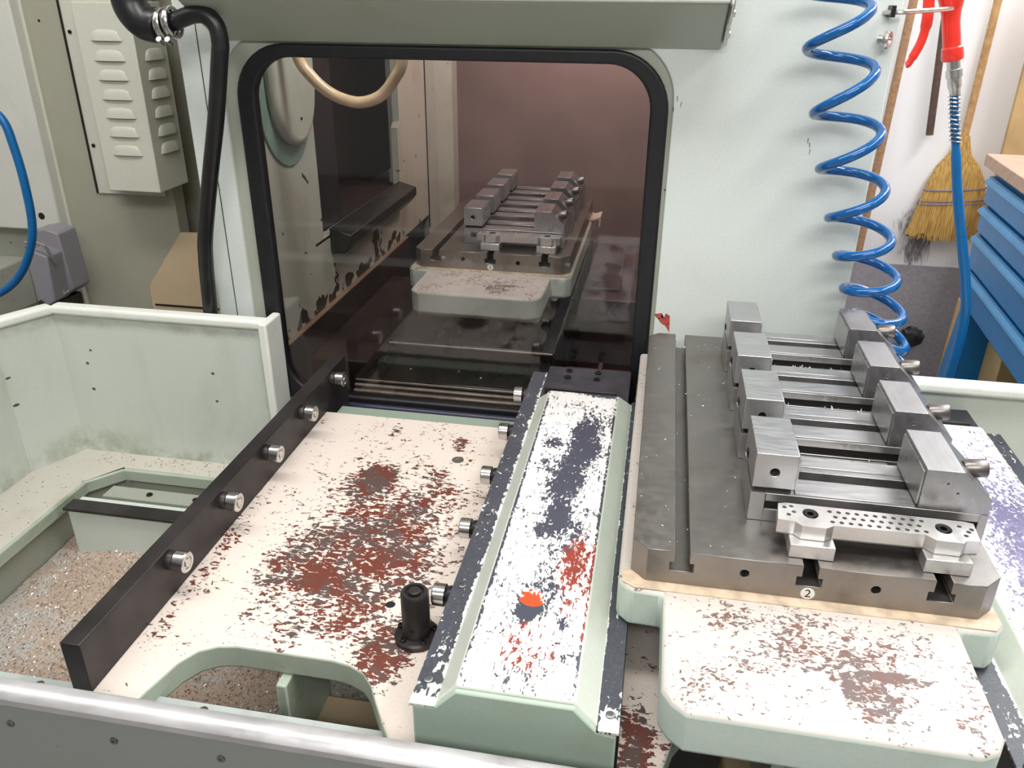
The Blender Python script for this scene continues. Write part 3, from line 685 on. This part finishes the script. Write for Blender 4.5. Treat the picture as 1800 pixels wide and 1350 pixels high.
def pallet(dx, dy, dz, label, num):
    r = thing('pallet', label, 'pallet', (.2555+dx, 1.4+dy, .872+dz))
    x0, x1, z0, z1 = .005, .506, .8725, .93
    prof = [(x0, z0), (x1, z0), (x1, z1)]
    for c in (.428, .2535, .0765):
        prof += [(c+.0105, z1), (c+.0105, .9105), (c+.0175, .9105), (c+.0175, .896), (c-.0175, .896), (c-.0175, .9105), (c-.0105, .9105), (c-.0105, z1)]
    prof += [(x0, z1)]
    bm = holed([(x+dx, z+dz) for x, z in prof], [circ(.165+dx, .905+dz, .0065, 16), circ(.343+dx, .903+dz, .0065, 16)], .979+dy, 1.820+dy, 'xz')
    for (px, py, nx_, ny_) in ((x0+.0215, .979, -1, -1), (x1-.0245, .979, -1.2, 1), (x0+.0215, 1.82, -1, 1), (x1-.0245, 1.82, 1, 1)):
        n_ = Vector((-1 if px < .2 else 1, -1.0 if py < 1.2 else 1.0, 0)).normalized()
        g_ = bmesh.ops.bisect_plane(bm, geom=list(bm.verts)+list(bm.edges)+list(bm.faces), dist=1e-6, plane_co=(px+dx, py+dy, .9), plane_no=n_, clear_outer=True)
        ed = [e for e in g_['geom_cut'] if isinstance(e, bmesh.types.BMEdge)]
        bmesh.ops.triangle_fill(bm, edges=ed, use_beauty=True)
    b_ = obj('plate', bm, [M['steel_side'], M['steel']], r, .0008, 1); topmat(b_)
    d = obj('number_disc', lathe((.2545+dx, .979+dy, .8835+dz), (0, -1, 0), [(0, .0098), (.0006, .0098), (.0008, .0092), (.0008, 0)], 28), M['sticker'], r)
    cu = bpy.data.curves.new('digit', 'FONT'); cu.body = num; cu.size = .019; cu.align_x = 'CENTER'; cu.align_y = 'CENTER'; cu.extrude = .0001
    tmp = bpy.data.objects.new('tmp', cu); COL.objects.link(tmp); bpy.context.view_layer.update()
    me = bpy.data.meshes.new_from_object(tmp); COL.objects.unlink(tmp); bpy.data.objects.remove(tmp)
    me.name = 'digit'; me.materials.clear(); me.materials.append(M['ink'])
    me.transform(Matrix.Rotation(PI/2, 4, 'X')); me.transform(Matrix.Translation(Vector((.2545+dx, .979-.0010+dy, .8835+dz))-r.location))
    o = bpy.data.objects.new('digit', me); COL.objects.link(o); o.parent = d; o.location = (0, 0, 0)
    lab(o, 'black digit '+num)
    return r

def make_vise():
    """bar vise, base front left corner at (.172, 1.081, .93)"""
    r = thing('vise', 'x', 'vise', (.338, 1.141, .93))
    y0, y1 = 1.081, 1.201
    # base rail: y-z profile with a centre slot and a side groove
    prof = [(y0, .9303), (y1, .9303), (y1, .979), (y0+.074, .979), (y0+.074, .940), (y0+.050, .940), (y0+.050, .979), (y0, .979), (y0, .9655), (y0+.012, .9655), (y0+.012, .9515), (y0, .9515)]
    bm = prism(prof, .194, .492, 'yz'); box(bm, .172, .194, y0, y1, .9303, .979); box(bm, .492, .5035, y0, y1, .9303, .979)
    o = obj('base', bm, M['vise'], r, .0007, 1)
    obj('groove_shade_fill', B(.1945, .4915, y0+.0045, y0+.0125, .9517, .9653), M['hole'], o)  # added dark box, puts the groove's shade into its colour
    bm = B(.236, .404, y0+.086, y1-.004, .979, .9815)
    obj('way', bm, M['jaw'], r, .0005, 1)
    lab(obj('way', B(.236, .404, y0+.003, y0+.042, .979, .9815), M['jaw'], r, .0005, 1), 'front ground way strip')
    obj('gap_shade_spacer', B(.177, .230, y0+.006, y1-.004, .979, .9895), M['bolt'], r)  # dark spacer standing for the shaded gap under the fixed jaw
    hx = [circ(.202, 1.0155, .0068, 18)]
    j = obj('fixed_jaw', holed([(.1722, .9885), (.2335, .9885), (.2335, 1.0462), (.1722, 1.0462)], hx, y0, y1, 'xz'), M['jaw'], r, .0012, 2)
    obj('side_slot', B(.1705, .1735, y0+.076, y0+.090, .994, 1.004), M['hole'], j)
    obj('jaw_face', B(.2335, .2365, y0+.004, y1-.004, .992, 1.040), M['vise'], j, .0005, 1)
    k = obj('movable_jaw', holed([(.4065, .9795), (.4065, 1.0452), (.4565, 1.0452), (.5020, 1.003), (.5020, .9795)], [circ(.4385, 1.0245, .0016, 8), circ(.4545, 1.010, .0016, 8)], y0, y1, 'xz'), M['jaw_dark'], r, .0012, 2)
    obj('jaw_face', B(.4035, .4065, y0+.004, y1-.004, .984, 1.040), M['vise'], k, .0005, 1)
    obj('spindle_screw', lathe((.472, y0+.050, 1.0250), (1, 0, .10), [(0, 0), (0, .0115), (.004, .0135), (.030, .0135), (.032, .0125), (.032, .007), (.024, .0065), (.024, 0)], 24), M['screw_dark'], r)
    obj('spindle', cyl((.236, y0+.062, .957), (.404, y0+.062, .957), .007, n=12), M['bolt'], r)
    return r
M['screw_dark'] = plain('grey_screw_head', (.20, .185, .175), .35, .85, .2, 60)

carrier(0, 0, 0, 'pale green chipped pallet carrier, lit cream on top, under the steel plate marked 2', 1)
pallet(0, 0, 0, 'grey steel T-slot pallet marked 2, in the right foreground', '2')
PX, PY, PZ = -.764, 1.479, -.025
carrier(PX, PY, PZ, 'pale green pallet carrier under the steel plate marked 1, behind the window', .75)
pallet(PX, PY, PZ, 'grey steel T-slot pallet marked 1, behind the window', '1')
v0 = make_vise()
ords = ['nearest of four', 'second nearest of four', 'third nearest of four', 'farthest of four']
for side, (ox, oy, oz, where) in enumerate(((0, 0, 0, 'on the right pallet marked 2'), (PX-.026, PY, PZ, 'on pallet 1 behind the window'))):
    for i in range(4):
        v = v0 if (side == 0 and i == 0) else copy_tree(v0)
        v.location = Vector((.338, 1.141, .93)) + Vector((ox-(.002*i if side == 0 else 0), oy+.1815*i, oz))
        v['label'] = 'grey steel bar vise, %s %s' % (ords[i], where)
        v['group'] = 'bar vises on the right pallet' if side == 0 else 'bar vises on the inner pallet'

# drilled aluminium clamp
def make_clamp():
    r = thing('clamp_bar', 'x', 'clamp', (.34, 1.03, .93))
    zt, th = .9755, .0215
    pts = [(.2100, 1.0630), (.2055, 1.0215), (.2290, 1.0195), (.2376, 1.0100), (.2700, 1.0095), (.2815, 1.0185), (.4030, 1.0205), (.4155, 1.0095), (.4490, 1.0090), (.4560, 1.0160), (.4735, 1.0185), (.4770, 1.0610), (.465, 1.0640), (.2200, 1.0660)]
    holes = [circ(.2530, 1.0435, .0112, 18, .0125), circ(.4320, 1.0405, .0112, 18, .0125)]
    for i in range(11):
        for j, yy in enumerate((1.028, 1.041, 1.054)):
            x = .281+i*.0125+(.006 if j == 1 else 0)
            if x < .412 : holes.append(circ(x, yy, .0034, 9))
    for (x, y) in ((.218, 1.054), (.228, 1.058), (.222, 1.036), (.230, 1.044), (.455, 1.050), (.464, 1.038), (.458, 1.028), (.470, 1.045)): holes.append(circ(x, y, .0034, 9))
    b_ = obj('plate', holed(pts, holes, zt-th, zt, 'xy'), M['alu'], r, 0)
    obj('shaded_hole_bottoms', holed([(x, y) for x, y in pts], [], zt-th-.002, zt-th, 'xy'), M['alu_low'], b_)
    for (x0, x1, xc, yc) in ((.2230, .2845, .2530, 1.0435), (.4030, .4640, .4320, 1.0405)):
        obj('foot_block', prism([(x0, .9303), (x0, .9525), (x1, .9525), (x1, .9303)], .996, 1.060, 'xz'), M['alu'], r, .0012, 2)
        sc = obj('bolt', lathe((xc, yc, .958), (0, 0, 1), [(0, 0), (0, .0112), (.010, .0112), (.0105, .0088), (.0165, .0088), (.0175, .0080), (.0175, .0048), (.010, .0046), (.010, 0)], 24), M['bolt'], r)
    return r
c1 = make_clamp(); c1['label'] = 'drilled bright aluminium clamp bar at the front of the right pallet'; c1['group'] = 'drilled clamp bars'
c2 = copy_tree(c1); c2.location = c1.location+Vector((PX-.006, PY+.01, PZ)); c2['label'] = 'drilled aluminium clamp bar at the front of the pallet behind the window'
# drilled strip between the first two vises
s2 = obj('drilled_strip', holed([(.240, 1.208), (.4055, 1.208), (.4055, 1.250), (.240, 1.250)], [circ(.250+i*.0135, yy, .0035, 9) for i in range(12) for yy in (1.220, 1.238)], .9315, .955, 'xy'), M['alu'], None, .0006, 1)
tag(recentre(s2), 'bright drilled aluminium strip between the two nearest vises on the right pallet', 'strip')
def gaps():
    k = random.choice((0, 1, 1, 2)); return (random.uniform(.245, .40), 1.204+.1815*k+random.uniform(0, .05))
for k in (1, 2):
    o = obj('spacer_strip', B(.240, .4045, 1.2045+.1815*k, 1.248+.1815*k, .9305, .955), M['jaw'], None, .0006, 1)
    tag(recentre(o), 'plain steel strip between %s vises on the right pallet' % ('the second and third', 'the third and farthest')[k-1], 'strip')
for k, n_ in ((0, 200), (1, 520), (2, 520)):
    a = swarf('metal_chips', n_, lambda: (random.uniform(.245, .40), 1.205+.1815*k+min(.043, abs(random.gauss(.012, .012)))), .9556 if k else .9556, .0042, M['chip_a'], None, .012 if k else .005)
    tag(a, ('silver swarf on the drilled strip behind the nearest vise', 'silver swarf in the gap behind the second nearest vise', 'silver swarf in the gap behind the third nearest vise')[k], 'metal chips')
a = swarf('metal_specks', 130, lambda: (random.uniform(.01, .17), random.uniform(1.0, 1.8)), .9303, .0022, M['chip_a'], None, .0008)
tag(a, 'tiny silver specks on the bare left half of the right pallet', 'metal chips')
a = swarf('metal_specks', 60, lambda: (random.choice((random.uniform(-.26, -.24), random.uniform(-.015, .005))), random.uniform(.85, 1.6)), .8017, .0022, M['chip_a'], None, .0008)
tag(a, 'tiny silver specks on the black flanges of the long cover', 'metal chips')

# ================================================================ left background: cabinet, louvred box, hoses
cb = thing('control_cabinet', 'beige electrical cabinet side with a pale door, top left of the photo', 'cabinet', (-2.2, 2.8, 0))
obj('side_panel', B(-2.02, -1.575, 2.46, 2.52, .05, 2.2), M['beige'], cb, .003)
obj('recessed_panel', B(-1.80, -1.32, 2.62, 2.66, .05, 2.2), M['beige2'] if 'beige2' in M else M['beige'], cb)
obj('fold', B(-1.99, -1.975, 2.452, 2.462, .05, 2.2), M['louver'], cb, .002)
d_ = obj('cabinet_door', B(-2.62, -1.985, 2.415, 2.455, .905, 2.2), M['door'], cb, .006, 3)
for (x, z, r_) in ((-2.05, .955, .012), (-2.095, .950, .004), (-2.16, 1.32, .004), (-1.93, 1.56, .004)):
    obj('vent_hole' if r_ > .01 else 'screw', lathe((x, 2.4155 if x < -1.98 else 2.46, z), (0, -1, 0), [(0, r_), (.001, r_), (.001, 0)], 16), M['hole'], d_ if x < -1.98 else cb)
obj('lower_body', B(-2.9, -1.99, 2.50, 2.60, .05, .90), M['post'], cb, .004)
obj('lower_bracket', B(-2.75, -2.22, 2.30, 2.50, .60, .78), M['post'], cb, .01)
lv = thing('louvred_box', 'beige louvred ventilation box mounted on the cabinet side, upper left', 'vent box', (-1.63, 2.46, 1.08))
obj('mount_plate', B(-1.842, -1.60, 2.452, 2.459, 1.035, 1.66), M['louver'], lv)
obj('mount_gap', B(-1.846, -1.842, 2.445, 2.459, 1.035, 1.66), M['hole'], lv)
obj('box_body', prism([(-1.80, 2.452), (-1.69, 2.300), (-1.514, 2.300), (-1.514, 2.462)], 1.082, 1.617, 'xy'), M['louver'], lv, .003)
def louvre(p, u, n_, L_, h, dpt, parent, name='louvre'):
    """pressed scoop: p centre of its open bottom edge, u along, n_ outward"""
    p = Vector(p); u = Vector(u); n_ = Vector(n_); bm = bmesh.new(); rings = []; seg = 10
    for i in range(seg+1):
        s = -1+2*i/seg; e = max(0.0, 1-abs(s)**4)**.5; row = []
        for j in range(6):
            a_ = PI/2*j/5
            row.append(bm.verts.new(p+u*(s*L_/2)+n_*(dpt*e*math.cos(a_))+Vector((0, 0, h*e*math.sin(a_)))))
        rings.append(row)
    for q, s_2 in zip(rings, rings[1:]):
        for j in range(5): bm.faces.new((q[j], q[j+1], s_2[j+1], s_2[j]))
    o = obj(name, bm, M['louver'], parent)
    bm = bmesh.new(); a2 = [bm.verts.new(r_[0].co if False else p+u*(-1+2*i/seg)*L_/2+n_*(dpt*.96*max(0, 1-abs(-1+2*i/seg)**4)**.5)) for i, r_ in enumerate(range(seg+1))]
    b2 = [bm.verts.new(p+u*(-1+2*i/seg)*L_/2+n_*.0004) for i in range(seg+1)]
    for i in range(seg): bm.faces.new((a2[i], a2[i+1], b2[i+1], b2[i]))
    obj('mouth', bm, M['hole'], o, smooth=False)
    return o
for z in (1.5155, 1.4615, 1.4085, 1.3544, 1.3018, 1.2482, 1.1934):
    louvre((-1.600, 2.299, z), (1, 0, 0), (0, -1, 0), .100, .030, .008, lv)
for z in (1.461, 1.4075, 1.3545, 1.2995, 1.246, 1.194):
    louvre((-1.513, 2.388, z), (0, 1, 0), (1, 0, 0), .104, .032, .009, lv)
for z in (1.53, 1.19):
    cap_screw(lv, (-1.825, 2.452, z), (0, -1, 0), .006, .004, 'screw')
wd = thing('tan_housing', 'tan dust-stained housing with a sloping top, left of the black hose', 'housing', (-1.4, 2.5, .05))
bm = bmesh.new()
v = [bm.verts.new(q) for q in ((-1.69, 2.40, .05), (-1.32, 2.40, .05), (-1.32, 2.40, .742), (-1.69, 2.40, .736), (-1.690, 2.456, .05), (-1.32, 2.456, .05), (-1.32, 2.456, .925), (-1.572, 2.456, .918))]
for f in ((0, 1, 2, 3), (3, 2, 6, 7), (0, 3, 7, 4), (1, 5, 6, 2), (4, 7, 6, 5), (0, 4, 5, 1)): bm.faces.new([v[k] for k in f])
obj('body', bm, M['tan'], wd, .004)
obj('slot', B(-1.675, -1.42, 2.397, 2.401, .668, .674), M['hole'], wd)
cx = thing('plug_connector', 'grey industrial plug connector with a locking lever below the pale door', 'connector', (-1.9, 2.3, .72))
obj('hood_body', prism([(-1.965, .895), (-1.955, .745), (-1.925, .715), (-1.895, .735), (-1.885, .885), (-1.93, .902)], 2.20, 2.28, 'xz'), M['connector'], cx, .006, 3)
obj('socket_body', prism([(-1.985, .945), (-1.93, .955), (-1.885, .942), (-1.875, .755), (-1.90, .735), (-1.945, .72), (-1.95, .89)], 2.27, 2.36, 'xz'), M['connector'], cx, .006, 3)
obj('lever', tube([(-1.945, 2.195, .93), (-1.90, 2.19, .935), (-1.873, 2.19, .925), (-1.870, 2.20, .895), (-1.872, 2.22, .86)], .005, 8), M['nickel2'] if 'nickel2' in M else M['connector'], cx)
obj('lever', tube([(-1.90, 2.262, .80), (-1.90, 2.25, .77), (-1.895, 2.25, .745), (-1.88, 2.26, .755)], .006, 8), M['connector'], cx)
obj('foot', B(-1.98, -1.90, 2.22, 2.34, .68, .725), M['bar'], cx, .006)

pts = [(-1.7475, 1.97, 1.42), (-1.7503, 2.0, 1.340), (-1.7308, 2.0, 1.259), (-1.7262, 2.0, 1.152), (-1.7361, 2.0, 1.040), (-1.7725, 2.0, .9545), (-1.8301, 2.0, .882), (-1.9011, 2.0, .8335), (-2.0, 2.02, .80)]
pts = [(-1.90, 1.97, 1.46), (-1.82, 1.98, 1.40)]+pts[1:]
o = obj('blue_cable', tube(catmull(pts, 6), .0115, 14), M['blue_hose']); tag(recentre(o), 'thin blue hose curving down at the left edge of the photo', 'hose')
hs = thing('drain_pipe', 'thick black rubber elbow pipe at the top left', 'pipe', (-1.15, 1.75, 1.54))
obj('elbow', tube(catmull([(-1.160, 1.75, 1.72), (-1.150, 1.75, 1.65), (-1.143, 1.75, 1.612), (-1.118, 1.75, 1.585), (-1.085, 1.75, 1.580)], 6), [.036]*24+[.034], 22), M['hose_black'], hs)
obj('collar', tube([(-1.162, 1.75, 1.665), (-1.156, 1.75, 1.64)], .042, 22), M['hose_black'], hs)
for k, x in enumerate((-1.082, -1.062)):
    cl = obj('hose_clamp', lathe((x, 1.75, 1.581+.004*k), (1, 0, .12), [(0, .027), (0, .032), (.003, .034), (.012, .034), (.015, .032), (.015, .027)], 24), M['chrome'], hs)
    obj('clamp_screw', cyl((x+.008, 1.72, 1.555), (x+.008, 1.735, 1.545), .006, n=10), M['chrome'], cl)
pts = [(-1.070, 1.75, 1.582), (-1.035, 1.75, 1.593), (-1.00, 1.75, 1.603), (-.972, 1.75, 1.600), (-.9530, 1.75, 1.580), (-.9500, 1.75, 1.545), (-.9564, 1.75, 1.5154), (-.9901, 1.76, 1.391), (-1.0378, 1.78, 1.2544), (-1.0857, 1.80, 1.1053), (-1.1067, 1.82, 1.0382), (-1.1242, 1.84, .9684), (-1.1324, 1.845, .8751), (-1.1388, 1.845, .72)]
o = obj('black_hose', tube(catmull(pts, 6), .0185, 18), M['hose_black']); tag(recentre(o), 'black rubber hose hanging down left of the window', 'hose')

# ================================================================ right background
o = obj('plywood_board', prism([(1.327, .98), (1.327, 1.9), (1.60, 1.9), (1.60, .0), (1.30, .0), (1.305, .30)], 3.62, 3.64, 'xz'), M['ply'], None, .002)
o.data.transform(Matrix.Rotation(0, 4, 'Y')); tag(recentre(o), 'plywood board leaning on the wall behind the blue workbench', 'board')
def stick(name, p0, p1, r, mat, label, cat='stick', r1=None):
    o = obj(name, cyl(p0, p1, r, r1, 14), mat, None); return tag(recentre(o), label, cat)
stick('wooden_pole', (.9298, 3.80, 1.72), (.9043, 3.80, .60), .017, M['stick'], 'reddish wooden pole leaning on the wall beside the machine')
stick('dark_rod', (1.050, 3.80, 1.66), (1.095, 3.80, 1.122), .015, M['stick_dark'], 'dark brown rod hanging on the white wall behind the air gun', 'rod')

br_ = thing('broom', 'straw broom hanging head down on the white wall', 'broom', (1.25, 3.80, .70))
obj('handle', cyl((1.238, 3.80, 1.75), (1.232, 3.80, 1.06), .0155, n=14), M['stick_l'] if 'stick_l' in M else plain('broom_handle_wood', (.52, .30, .13), .5, 0, .2, 40), br_)
bm = bmesh.new()
rows = [(1.125, 1.232, .020, .020), (1.085, 1.232, .030, .026), (1.045, 1.228, .048, .030), (1.00, 1.232, .085, .034), (.94, 1.240, .112, .036), (.86, 1.243, .132, .036), (.78, 1.245, .148, .034), (.71, 1.245, .163, .030)]
rings = []; n = 40
for z, cx_, rx_, ry_ in rows:
    k = (1.125-z)/.415
    rings.append([bm.verts.new((cx_+rx_*math.cos(2*PI*i/n)*(1), 3.795+ry_*math.sin(2*PI*i/n), z-.012*k*math.cos(2*PI*i/n)*-1+(random.uniform(-.012, .012) if z < .72 else 0))) for i in range(n)])
for q, s_ in zip(rings, rings[1:]):
    for i in range(n): bm.faces.new((q[i], q[(i+1) % n], s_[(i+1) % n], s_[i]))
bm.faces.new(rings[0][::-1]); bm.faces.new(rings[-1])
hd = obj('bristle_head', bm, M['straw'], br_)
bm = bmesh.new()
for _ in range(420):
    a_ = random.uniform(0, 2*PI); k = random.random()
    x = 1.245+.158*math.cos(a_)*k**.5; y = 3.795-abs(math.sin(a_))*.030; z1 = random.uniform(.68, .72); xt = 1.243+(x-1.245)*.86
    w_ = .0016
    v = [bm.verts.new(q) for q in ((x-w_, y-.002, z1), (x+w_, y-.002, z1), (xt+w_, y-.008, .86), (xt-w_, y-.008, .86))]
    bm.faces.new(v)
s_ = obj('loose_straws', bm, M['straw'], br_, smooth=False); s_['kind'] = 'stuff'
for z, rx_ in ((.905, .124), (.858, .136), (.845, .139)):
    lab(obj('stitching', tube([(1.242+rx_*math.cos(2*PI*i/32), 3.795+.0385*math.sin(2*PI*i/32), z+.010*math.cos(2*PI*i/32)) for i in range(33)], .0028, 6), M['twine'], hd), 'violet twine stitching')

# workbench
RB = Matrix.Translation((1.0, 2.85, 0)) @ Matrix.Rotation(math.radians(-4.5), 4, 'Z')
def rb(bm): bmesh.ops.transform(bm, matrix=RB, verts=bm.verts); return bm
wb = thing('workbench', 'blue metal workbench with drawers and a wooden top, right edge of the photo', 'workbench', (1.5, 2.5, 0))
obj('bench_top', rb(B(0, 1.2, -1.1, 0, 1.168, 1.204)), M['benchtop'], wb, .002)
obj('cabinet', rb(B(.03, 1.1, -1.0, -.04, .74, 1.155)), M['blue_cab'], wb, .004)
obj('top_rail', rb(B(.035, 1.1, -1.0, -.05, 1.15, 1.168)), M['black'], wb)
for (z0, z1) in ((1.065, 1.145), (.975, 1.055), (.86, .965), (.745, .85)):
    dr = obj('drawer', rb(B(.012, .035, -.98, -.05, z0, z1)), M['blue_cab'], wb, .003)
    obj('drawer_handle', rb(prism([(.012, z1-.002), (.000, z1-.012), (-.002, z1-.020), (.012, z1-.028)], -.97, -.06, 'xz')), M['blue_lip'], dr, .002)
obj('leg', rb(prism([(.035, .80), (.15, .80), (.11, .0), (-.02, .0)], -.10, -.03, 'xz')), M['blue_cab'], wb, .006)
obj('leg_brace', rb(prism([(.10, .44), (.40, .40), (.40, .36), (.10, .38)], -.09, -.05, 'xz')), M['blue_cab'], wb, .003)
tag(recentre(obj('wooden_crate', rb(B(.12, .9, -.26, .35, .0, .62)), M['ply'], None, .003)), 'tan wooden crate standing under the blue workbench', 'crate')
bm = rb(prism([(.26, .30), (.26, .62), (.30, .62), (.75, .15), (.75, .0), (.26, .0)], -.50, -.36, 'xz'))
tag(recentre(obj('dark_box', bm, M['apex'], None, .006)), 'dark brown box on the floor in front of the wooden crate', 'box')
bm = bmesh.new(); bmesh.ops.create_icosphere(bm, subdivisions=3, radius=1)
for v in bm.verts:
    v.co *= random.uniform(.86, 1.12); v.co = Vector((1.20+v.co.x*.055, 3.78+v.co.y*.035, .225+v.co.z*.05))
o = obj('black_brush', bm, M['rubber'], None); tag(recentre(o), 'round black bristle brush low on the grey wall band', 'brush')

# coiled hose
Rp = [(.332, 1.735), (.357, 1.6321), (.3842, 1.5249), (.4162, 1.4116), (.4446, 1.3028), (.4755, 1.2000), (.5031, 1.1167), (.5305, 1.0366), (.5500, .9666), (.563, .91)]
Lp = [(.215, 1.77), (.234, 1.6596), (.255, 1.5576), (.2864, 1.4395), (.3144, 1.3333), (.3484, 1.2346), (.3775, 1.1556), (.4034, 1.0850), (.4336, 1.0300), (.4745, .985)]
def ip(a_, t):
    t = max(0, min(len(a_)-1.0001, t)); i = int(t); f = t-i; return a_[i][0]*(1-f)+a_[i+1][0]*f, a_[i][1]*(1-f)+a_[i+1][1]*f
pts = []; N = 9*36
for i in range(N+1):
    t = i/36; Rx, Rz = ip(Rp, t); Lx, Lz = ip(Lp, t+.5)
    Lz2 = ip(Lp, t+.5)[1]; c_x = (Rx+Lx)/2; c_z = (Rz+Lz2)/2; ax = (Rx-Lx)/2; az = (Rz-Lz2)/2
    th_ = 2*PI*t
    pts.append((c_x+ax*math.cos(th_), 1.76-ax*math.sin(th_), c_z+az*math.cos(th_)))
pts = [p for p in pts if p[2] > .90]
pts += [(pts[-1][0]-.004, pts[-1][1]+.01, pts[-1][2]-.03), (pts[-1][0]-.012, pts[-1][1]+.02, pts[-1][2]-.07)]
o = obj('coiled_hose', tube(pts, .0098, 14), M['coil']); tag(recentre(o), 'bright blue spiral air hose hanging behind the right pallet', 'hose')

# air gun
ag = thing('air_gun', 'red plastic air blow gun hooked up at the top right', 'air gun', (.57, 1.95, 1.53))
obj('grip', tube(catmull([(.540, 1.95, 1.72), (.545, 1.95, 1.665), (.549, 1.95, 1.635), (.556, 1.95, 1.60), (.564, 1.95, 1.57), (.571, 1.95, 1.54)], 4), [.026]*4+[.025]*4+[.0225, .0205, .0185, .018]+[.0172]*8+[.018], 20), M['red'], ag)
obj('grip_collar', lathe((.5685, 1.95, 1.556), (.24, 0, -1), [(0, .018), (.003, .0205), (.024, .0215), (.028, .019), (.028, .012)], 22), M['red'], ag)
obj('gun_head', tube(catmull([(.575, 1.95, 1.665), (.54, 1.95, 1.662), (.505, 1.95, 1.665), (.48, 1.95, 1.672)], 4), [.022]*13, 16), M['red'], ag)
obj('trigger', tube(catmull([(.498, 1.94, 1.668), (.503, 1.94, 1.635), (.507, 1.94, 1.60), (.504, 1.94, 1.565), (.495, 1.94, 1.538), (.4885, 1.94, 1.522), (.483, 1.94, 1.519)], 5), [.011]*12+[.009]*10+[.007]*8+[.006], 12), M['red'], ag)
d_ = Vector((.022, 0, -.080)).normalized()
obj('fitting', lathe((.5755, 1.95, 1.532), d_, [(0, .0135), (.020, .0135), (.021, .0165), (.037, .0165), (.038, .014), (.056, .0140), (.060, .012), (.073, .0105)], 16), M['nickel'], ag)
pth = [Vector((.593, 1.95, 1.462)), Vector((.600, 1.95, 1.432)), Vector((.6085, 1.95, 1.398)), Vector((.6175, 1.95, 1.366))]
sp = catmull(pth, 10); sp2 = []
tot = len(sp)-1
for i in range(11*14+1):
    f = i/(11*14)*tot; k = min(int(f), tot-1); c_ = sp[k].lerp(sp[k+1], f-k); a_ = 2*PI*i/14
    sp2.append(c_+Vector((math.cos(a_)*.0115, math.sin(a_)*.0115, 0)))
obj('strain_spring', tube(sp2, .0017, 7), M['chrome'], ag)
pts = pth+[Vector(q) for q in ((.645, 1.95, 1.262), (.677, 1.95, 1.157), (.706, 1.955, 1.07), (.7257, 1.96, .9977), (.735, 1.97, .93), (.739, 1.98, .86), (.742, 2.0, .75), (.76, 2.05, .55))]
o = obj('air_hose', tube(catmull(pts, 6), [.0085]*20+[.0105]*5+[.0112]*(6*(len(pts)-1)+1-25), 16), M['blue_hose']); tag(recentre(o), 'smooth blue air hose hanging down from the red air gun', 'hose')
